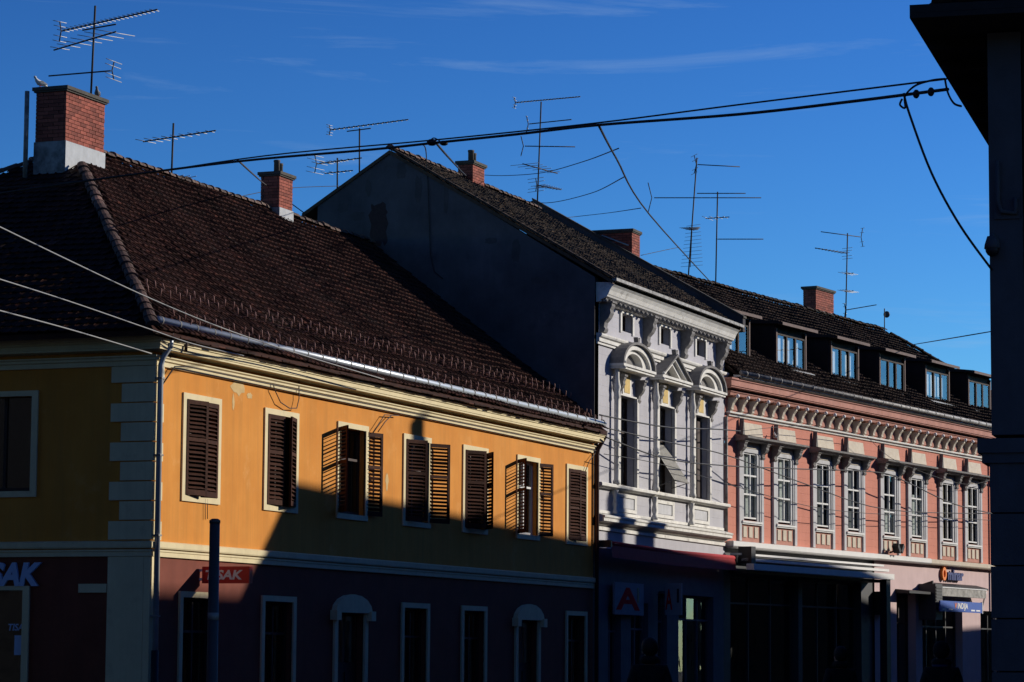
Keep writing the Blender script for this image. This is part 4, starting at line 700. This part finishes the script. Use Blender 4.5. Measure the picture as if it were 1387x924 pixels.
v = ray(935, 340); dd = (at(935, 362, 3.85)-CAM).dot(FW); sp = MB().tube([(0, 0, 0), atd(938, 300, dd)-t.location], .012, 6).build('antenna_boom', 'mast', t)
for k in range(12):
    yk = 360-k*5; hl = 15-k*.5; MB().tube([atd(937-hl+k*.2, yk+1.5, dd)-t.location, atd(937+hl+k*.2, yk-1, dd)-t.location], .006, 5).build('element', 'mast', sp)
antenna('tall antenna mast with six booms beside the brick chimney above the dormers', 2.6, (1145, 438), (1148, 316), [((1112, 314, 1165, 321), 0, .1, dict(flip=1, refl=.35)), ((1104, 336, 1146, 343), 9, .22, dict(flip=1, refl=.2)), ((1144, 371, 1156, 370), 3, .55, dict(taper=.1)), ((1144, 395, 1156, 394), 4, .55, dict(taper=.1)), ((1146, 420, 1187, 413), 10, .08, dict(refl=.25))])
t = thing('dish_mast', 'thin mast with one small dish at the end of the dark roof ridge', 'antenna', at(1198, 450, 1.8)); b = t.location; MB().tube([(0, 0, -.3), at(1198, 418, 1.8)-b], .02, 6).build('mast', 'mast', t); q = at(1201, 426, 1.8)-b; MB().ball(q, .13, 8, (.45, 1, 1)).build('dish', 'steel', t)

# ------------------------------------------------------------------ overhead cables
def smooth(pts, n=6):
    P_ = [Vector(p) for p in pts]; out = []
    if len(P_) == 2: return P_
    for i in range(len(P_)-1):
        p0, p1, p2, p3 = P_[max(i-1, 0)], P_[i], P_[i+1], P_[min(i+2, len(P_)-1)]
        for k in range(n):
            t = k/n; out.append(.5*((2*p1)+(p2-p0)*t+(2*p0-5*p1+4*p2-p3)*t*t+(3*p1-p0-3*p2+p3)*t**3))
    return out+[P_[-1]]
def cable(label, pts, r, mt='cable'):
    p = smooth(pts); o = p[0].copy(); return tag(MB().tube([q-o for q in p], r, 6).build('overhead_cable', mt, None, o), label, 'cable')
_n = [p for p in (0,)]
def pw(px, py, o):                                                  # on the pink facade plane pushed out by o
    n = Vector((math.sin(PA), -math.cos(PA), 0)); v = ray(px, py); p0 = Vector(P0)+n*o; return CAM+v*((p0-CAM).dot(n)/v.dot(n))
def dl(px): return 44+(27.6-44)*(px+40)/(1282+40)                   # depth of the street-crossing cable
main = [(-40, 268), (110, 246), (320, 219), (500, 203), (585, 194), (700, 182), (810, 169.5), (1000, 155), (1150, 138), (1284, 121)]
cable('thick black cable crossing the street from the eaves house towards the yellow house roof', [atd(a, b, dl(a)) for a, b in main], .017)
cable('thin black cable strung just above the thick street-crossing cable', [atd(a, b, dl(a)+.1) for a, b in ((-40, 258), (150, 241), (360, 211), (585, 190), (805, 167), (1000, 142), (1282, 107))], .010)
cable('black cable dropping from the street-crossing cable to the small white-house chimney', [atd(590, 193, dl(590)), atd(610, 216, dl(590)+8), at(630, 237, 5.4), at(657, 262, 5.3)], .016)
cable('black cable slanting down across the sky to the pink house roof ridge', [atd(811, 170, dl(811)), atd(835, 215, 45), atd(880, 291, 60), at(966, 386, 3.8)], .017)
cable('loose black cable hanging from the eave end down to the corner pier', [atd(1224, 126, 28), atd(1232, 155, 28), atd(1262, 235, 27.9), atd(1300, 305, 27.8), RP+Vector((-.04, -.03, 5.38))], .012)
cable('pale frayed cable slanting from the street cable down behind the slim brick chimney', [atd(322, 217, dl(322)), atd(345, 238, 50), at(362, 252, 6.6), at(425, 298, 9)], .014, 'wallcable')
cable('thin cable drooping between the small white-house chimney and the slanting cable', [at(640, 236, 6.5), at(680, 238, 5), at(735, 234, 2), at(790, 219, -3), atd(838, 201, 46)], .010)
cable('thin cable drooping from the mossy roof ridge up to the slanting cable', [at(690, 268, 6), at(740, 275, 4), at(800, 262, 0), atd(845, 240, 50)], .010)
cable('thin nearly straight cable from the fire wall to the slanting cable', [at(757, 296, 6), at(820, 289, 4), atd(868, 282, 58)], .010)
cable('short thin cable behind the long party wall chimney', [at(868, 346, 4.4), at(905, 338, 4), at(920, 335, 3.9)], .010)
cable('thin cable along the sky behind the slim chimney of the yellow house', [at(300, 272, 9), at(380, 256, 9), at(460, 252, 9.5)], .010)
cable('black cable rising from the pink roof end to behind the corner pier', [at(1230, 468, 2), atd(1290, 458, 72), atd(1349, 448, 70)], .014)
cable('upper pale cable sweeping past the corner roof to the zinc gutter', [atd(-30, 293, 44), atd(100, 356, 48), atd(205, 405, 51), at(300, 444, -1.0), at(400, 478, -.8), at(520, 514, -.72)], .012, 'cable_l')
cable('middle pale cable sweeping down to the cream cornice of the yellow house', [atd(-30, 369, 44), atd(90, 407, 48), atd(200, 445, 51.3), at(262, 466, -.55), at(330, 482, -.42)], .011, 'cable_l')
cable('lowest pale cable ending at the downpipe top of the yellow corner', [atd(-30, 413, 44), atd(90, 445, 48), at(205, 479, -.16)], .012, 'cable_l')
cable('thick black cable in front of the white windows ending at the pink corner', [at(812, 562, -.5), at(862, 572, -.6), at(912, 579.5, -.7), at(970, 581.5, -.7), pw(1003, 584, .45)], .020)
cable('black cable slanting across the white facade and the first pink windows', [at(818, 579, -.4), at(900, 598, -.7), pw(985, 617, .8), pw(1089, 655, .8), pw(1200, 690, .6), pw(1345, 696, .5)], .016)
cable('thick black cable running level then slanting over the right pink windows', [at(820, 592, -.4), at(900, 621, -.7), pw(985, 631, .9), pw(1075, 635, .9), pw(1190, 640, .8), pw(1230, 654, .8), pw(1290, 682, .7), pw(1350, 697, .6)], .019)
cable('thin black cable from the pink corner hood to the frieze of the pink house', [pw(1003, 584, .4), pw(1090, 577, .6), pw(1170, 590, .5)], .009)
cable('thin black cable low across the white house and pink windows', [at(818, 615, -.4), at(900, 630, -.6), pw(1000, 660, .7), pw(1120, 690, .7), pw(1260, 700, .6), pw(1345, 705, .5)], .010)
cable('thin cable along the frieze at the right end of the pink house', [pw(1175, 592, .6), pw(1215, 625, .6), pw(1300, 655, .5), pw(1345, 650, .4)], .008)
# cable fittings near the eave
t = thing('cable_clamp', 'black strain insulators on the thick cable beside the dark eave', 'insulator', atd(1240, 127, dl(1240)))
for px, py in ((1241, 127.5), (1261, 124.5)): MB().ball(atd(px, py, dl(px))-t.location, .035, 6, (1, 1, 1.3)).build('insulator', 'black', t)
MB().tube([q-t.location for q in smooth([atd(1222, 134, 28.2), atd(1219, 142, 28.2), atd(1226, 146, 28.2), atd(1226, 130, 28.2), atd(1240, 116, 28.1), atd(1262, 109, 28), atd(1280, 107, 27.9)])], .011, 6).tube([q-t.location for q in smooth([atd(1280, 108, 27.9), atd(1284, 126, 27.8), atd(1292, 140, 27.7), atd(1302, 144, 27.6)])], .011, 6).build('cable_loop', 'black', t)
t = thing('cable_joint', 'knotted black joint on the street cable above the blank gable', 'insulator', atd(585, 193, dl(585)))
MB().ball((0, 0, 0), .055, 6, (1.3, 1.3, .8)).ball(atd(601, 194, dl(601))-t.location, .045, 6, (1.6, 1.2, .7)).tube([q-t.location for q in smooth([atd(580, 193, dl(580)), atd(588, 187, dl(585)), atd(598, 193, dl(598))])], .008, 5).build('joint', 'black', t)
cable('thin cable dangling from the joint down to the blank gable verge', [atd(572, 195, dl(572)), atd(577, 205, dl(577)+8), at(578, 228, 4.6)], .009)

# ------------------------------------------------------------------ post, pigeons, people
p = atd(291, 709, 28); o = thing('street_post', 'plain grey steel post standing in front of the yellow corner house', 'post', (p.x, p.y, 0))
MB().lathe([(.075, 0), (.075, .5), (.055, .52), (.050, p.z)], 0, 0, 16).build('shaft', 'steel', o); MB().lathe([(.054, p.z), (.054, p.z+.03), (.03, p.z+.045)], 0, 0, 16).build('cap', 'steel', o); MB().lathe([(.054, 1.95), (.054, 2.02)], 0, 0, 16).build('collar', 'zinc_old', o); MB().lathe([(.13, 0), (.13, .03)], 0, 0, 16).build('base_plate', 'steel', o)
def pigeon(label, p, rz, white):
    t = thing('pigeon', label, 'bird', p, rz); mb = MB(); k = [(-.17, .05, .012), (-.11, .075, .03), (-.04, .095, .055), (.04, .11, .06), (.09, .15, .042), (.115, .19, .026), (.13, .215, .03), (.15, .222, .024), (.165, .218, .006)]
    mb.tube([(a, 0, b) for a, b, c in k], [c for a, b, c in k], 10); mb.build('body', 'pigeon_w' if white else 'pigeon', t)
    for s in (-1, 1):
        MB().tube([(.01, s*.025, .06), (.015, s*.028, 0)], .006, 5).build('leg', 'redpaint', t); MB().prism([(-.13, s*.04, .07), (.03, s*.058, .09), (.07, s*.05, .13), (-.02, s*.052, .15), (-.16, s*.03, .09)], (0, s*.006, 0)).build('wing', 'pigeon', t)
    return t
pigeon('grey pigeon on the street edge of the broad chimney cap', (7.62, 5.68, 13.55), R(200), False); pigeon('pale pigeon at the back of the broad chimney cap', (6.2, 6.25, 13.55), R(150), True)
pigeon('black and white pigeon on the first window hood of the pink house', pl(3.05, .25, 8.22), R(30), True)
def skinned(name, pts, edges, rad, mt, parent, root=0, sub=2):
    me = bpy.data.meshes.new(name); me.from_pydata(pts, edges, []); o = bpy.data.objects.new(name, me); col.objects.link(o)
    sk = o.modifiers.new('s', 'SKIN'); o.modifiers.new('u', 'SUBSURF').levels = sub
    for i, r in enumerate(rad): me.skin_vertices[0].data[i].radius = r if isinstance(r, tuple) else (r, r); me.skin_vertices[0].data[i].use_root = i == root
    bpy.context.view_layer.update(); m2 = bpy.data.meshes.new_from_object(o.evaluated_get(bpy.context.evaluated_depsgraph_get())); bpy.data.objects.remove(o); m2.name = name
    m2.materials.clear(); m2.materials.append(M[mt]); m2.polygons.foreach_set('use_smooth', [True]*len(m2.polygons)); q = bpy.data.objects.new(name, m2); col.objects.link(q); q.parent = parent; return q
def person(label, loc, rz, H, hat, scarf):
    t = thing('person', label, 'person', loc, rz); k = H/1.8
    V_ = [(0, 0, .95), (0, 0, 1.15), (0, 0, 1.36), (0, 0, 1.47), (.0, -.01, 1.54), (0, -.02, 1.62), (0, -.015, 1.72), (0, -.01, 1.78),
          (.16, 0, 1.42), (.23, .01, 1.16), (.20, -.08, .93), (-.16, 0, 1.42), (-.23, .01, 1.16), (-.20, -.08, .93),
          (.09, 0, .90), (.10, -.06, .50), (.10, .02, .08), (.10, -.14, .04), (-.09, 0, .90), (-.10, .05, .50), (-.10, .14, .10), (-.10, .0, .04), (0, -.125, 1.645)]
    E_ = [(0, 1), (1, 2), (2, 3), (3, 4), (4, 5), (5, 6), (6, 7), (2, 8), (8, 9), (9, 10), (2, 11), (11, 12), (12, 13), (0, 14), (14, 15), (15, 16), (16, 17), (0, 18), (18, 19), (19, 20), (20, 21), (5, 22)]
    Rd = [(.15, .11), (.14, .10), (.16, .10), (.06, .06), (.06, .065), (.075, .09), (.075, .095), (.05, .06), .065, .045, .04, .065, .045, .04, .085, .06, .045, .04, .085, .06, .045, .04, .014]
    skinned('body', [(a*k, b*k, c*k) for a, b, c in V_], E_, [tuple(q*k for q in r) if isinstance(r, tuple) else r*k for r in Rd], 'skin', t)
    skinned('coat', [(a*k, b*k, c*k) for a, b, c in [(0, 0, .78), (0, 0, 1.0), (0, 0, 1.2), (0, 0, 1.38), (0, 0, 1.48), (.17, 0, 1.42), (.24, .01, 1.16), (.205, -.08, .95), (-.17, 0, 1.42), (-.24, .01, 1.16), (-.205, -.08, .95)]], [(0, 1), (1, 2), (2, 3), (3, 4), (3, 5), (5, 6), (6, 7), (3, 8), (8, 9), (9, 10)], [(.21*k, .15*k), (.185*k, .14*k), (.18*k, .135*k), (.19*k, .125*k), (.09*k, .09*k), .09*k, .07*k, .06*k, .09*k, .07*k, .06*k], 'cloth', t, 1)
    skinned('trousers', [(a*k, b*k, c*k) for a, b, c in [(0, 0, .93), (.09, 0, .86), (.10, -.06, .50), (.10, .02, .12), (-.09, 0, .86), (-.10, .05, .50), (-.10, .14, .13)]], [(0, 1), (1, 2), (2, 3), (0, 4), (4, 5), (5, 6)], [(.16*k, .12*k), .10*k, .078*k, .06*k, .10*k, .078*k, .06*k], 'jeans', t)
    mb = MB().ball((0, .025*k, 1.70*k), .118*k, 8, (.90, 1.0, 1.0))
    mb.build('hat' if hat else 'hair', 'cloth' if hat else 'hair', t)
    for s in (-1, 1): MB().ball((s*.082*k, .0, 1.645*k), .028*k, 6, (.5, .8, 1.2)).build('ear', 'skin', t); MB().ball((s*.032*k, -.102*k, 1.665*k), .011*k, 6).build('eye', 'black', t)
    B('mouth', 'redpaint', t, -.025*k, .025*k, -.098*k, -.09*k, 1.592*k, 1.600*k)
    MB().tube([(.085*math.cos(q*.785)*k, .08*math.sin(q*.785)*k, 1.545*k) for q in range(9)], .05*k, 8).build('collar', 'cloth', t)
    if scarf: MB().tube([(.09*math.cos(q*.785)*k, .085*math.sin(q*.785)*k, 1.515*k) for q in range(9)], .035*k, 8).build('scarf', 'cap_b', t)
    return t
def ground_at(px, depth): q = atd(px, 880, depth); return (q.x, q.y, 0)
person('person in a dark coat walking in front of the blue-grey shopfront', ground_at(880, 36), R(112), 1.86, False, False)
person('person in a dark hat and blue scarf near the blue shop sign', ground_at(1275, 37), R(100), 1.85, True, True)
person('bareheaded person in a dark coat before the glazed shop with white canopy', ground_at(1138, 42), R(128), 1.80, False, False)
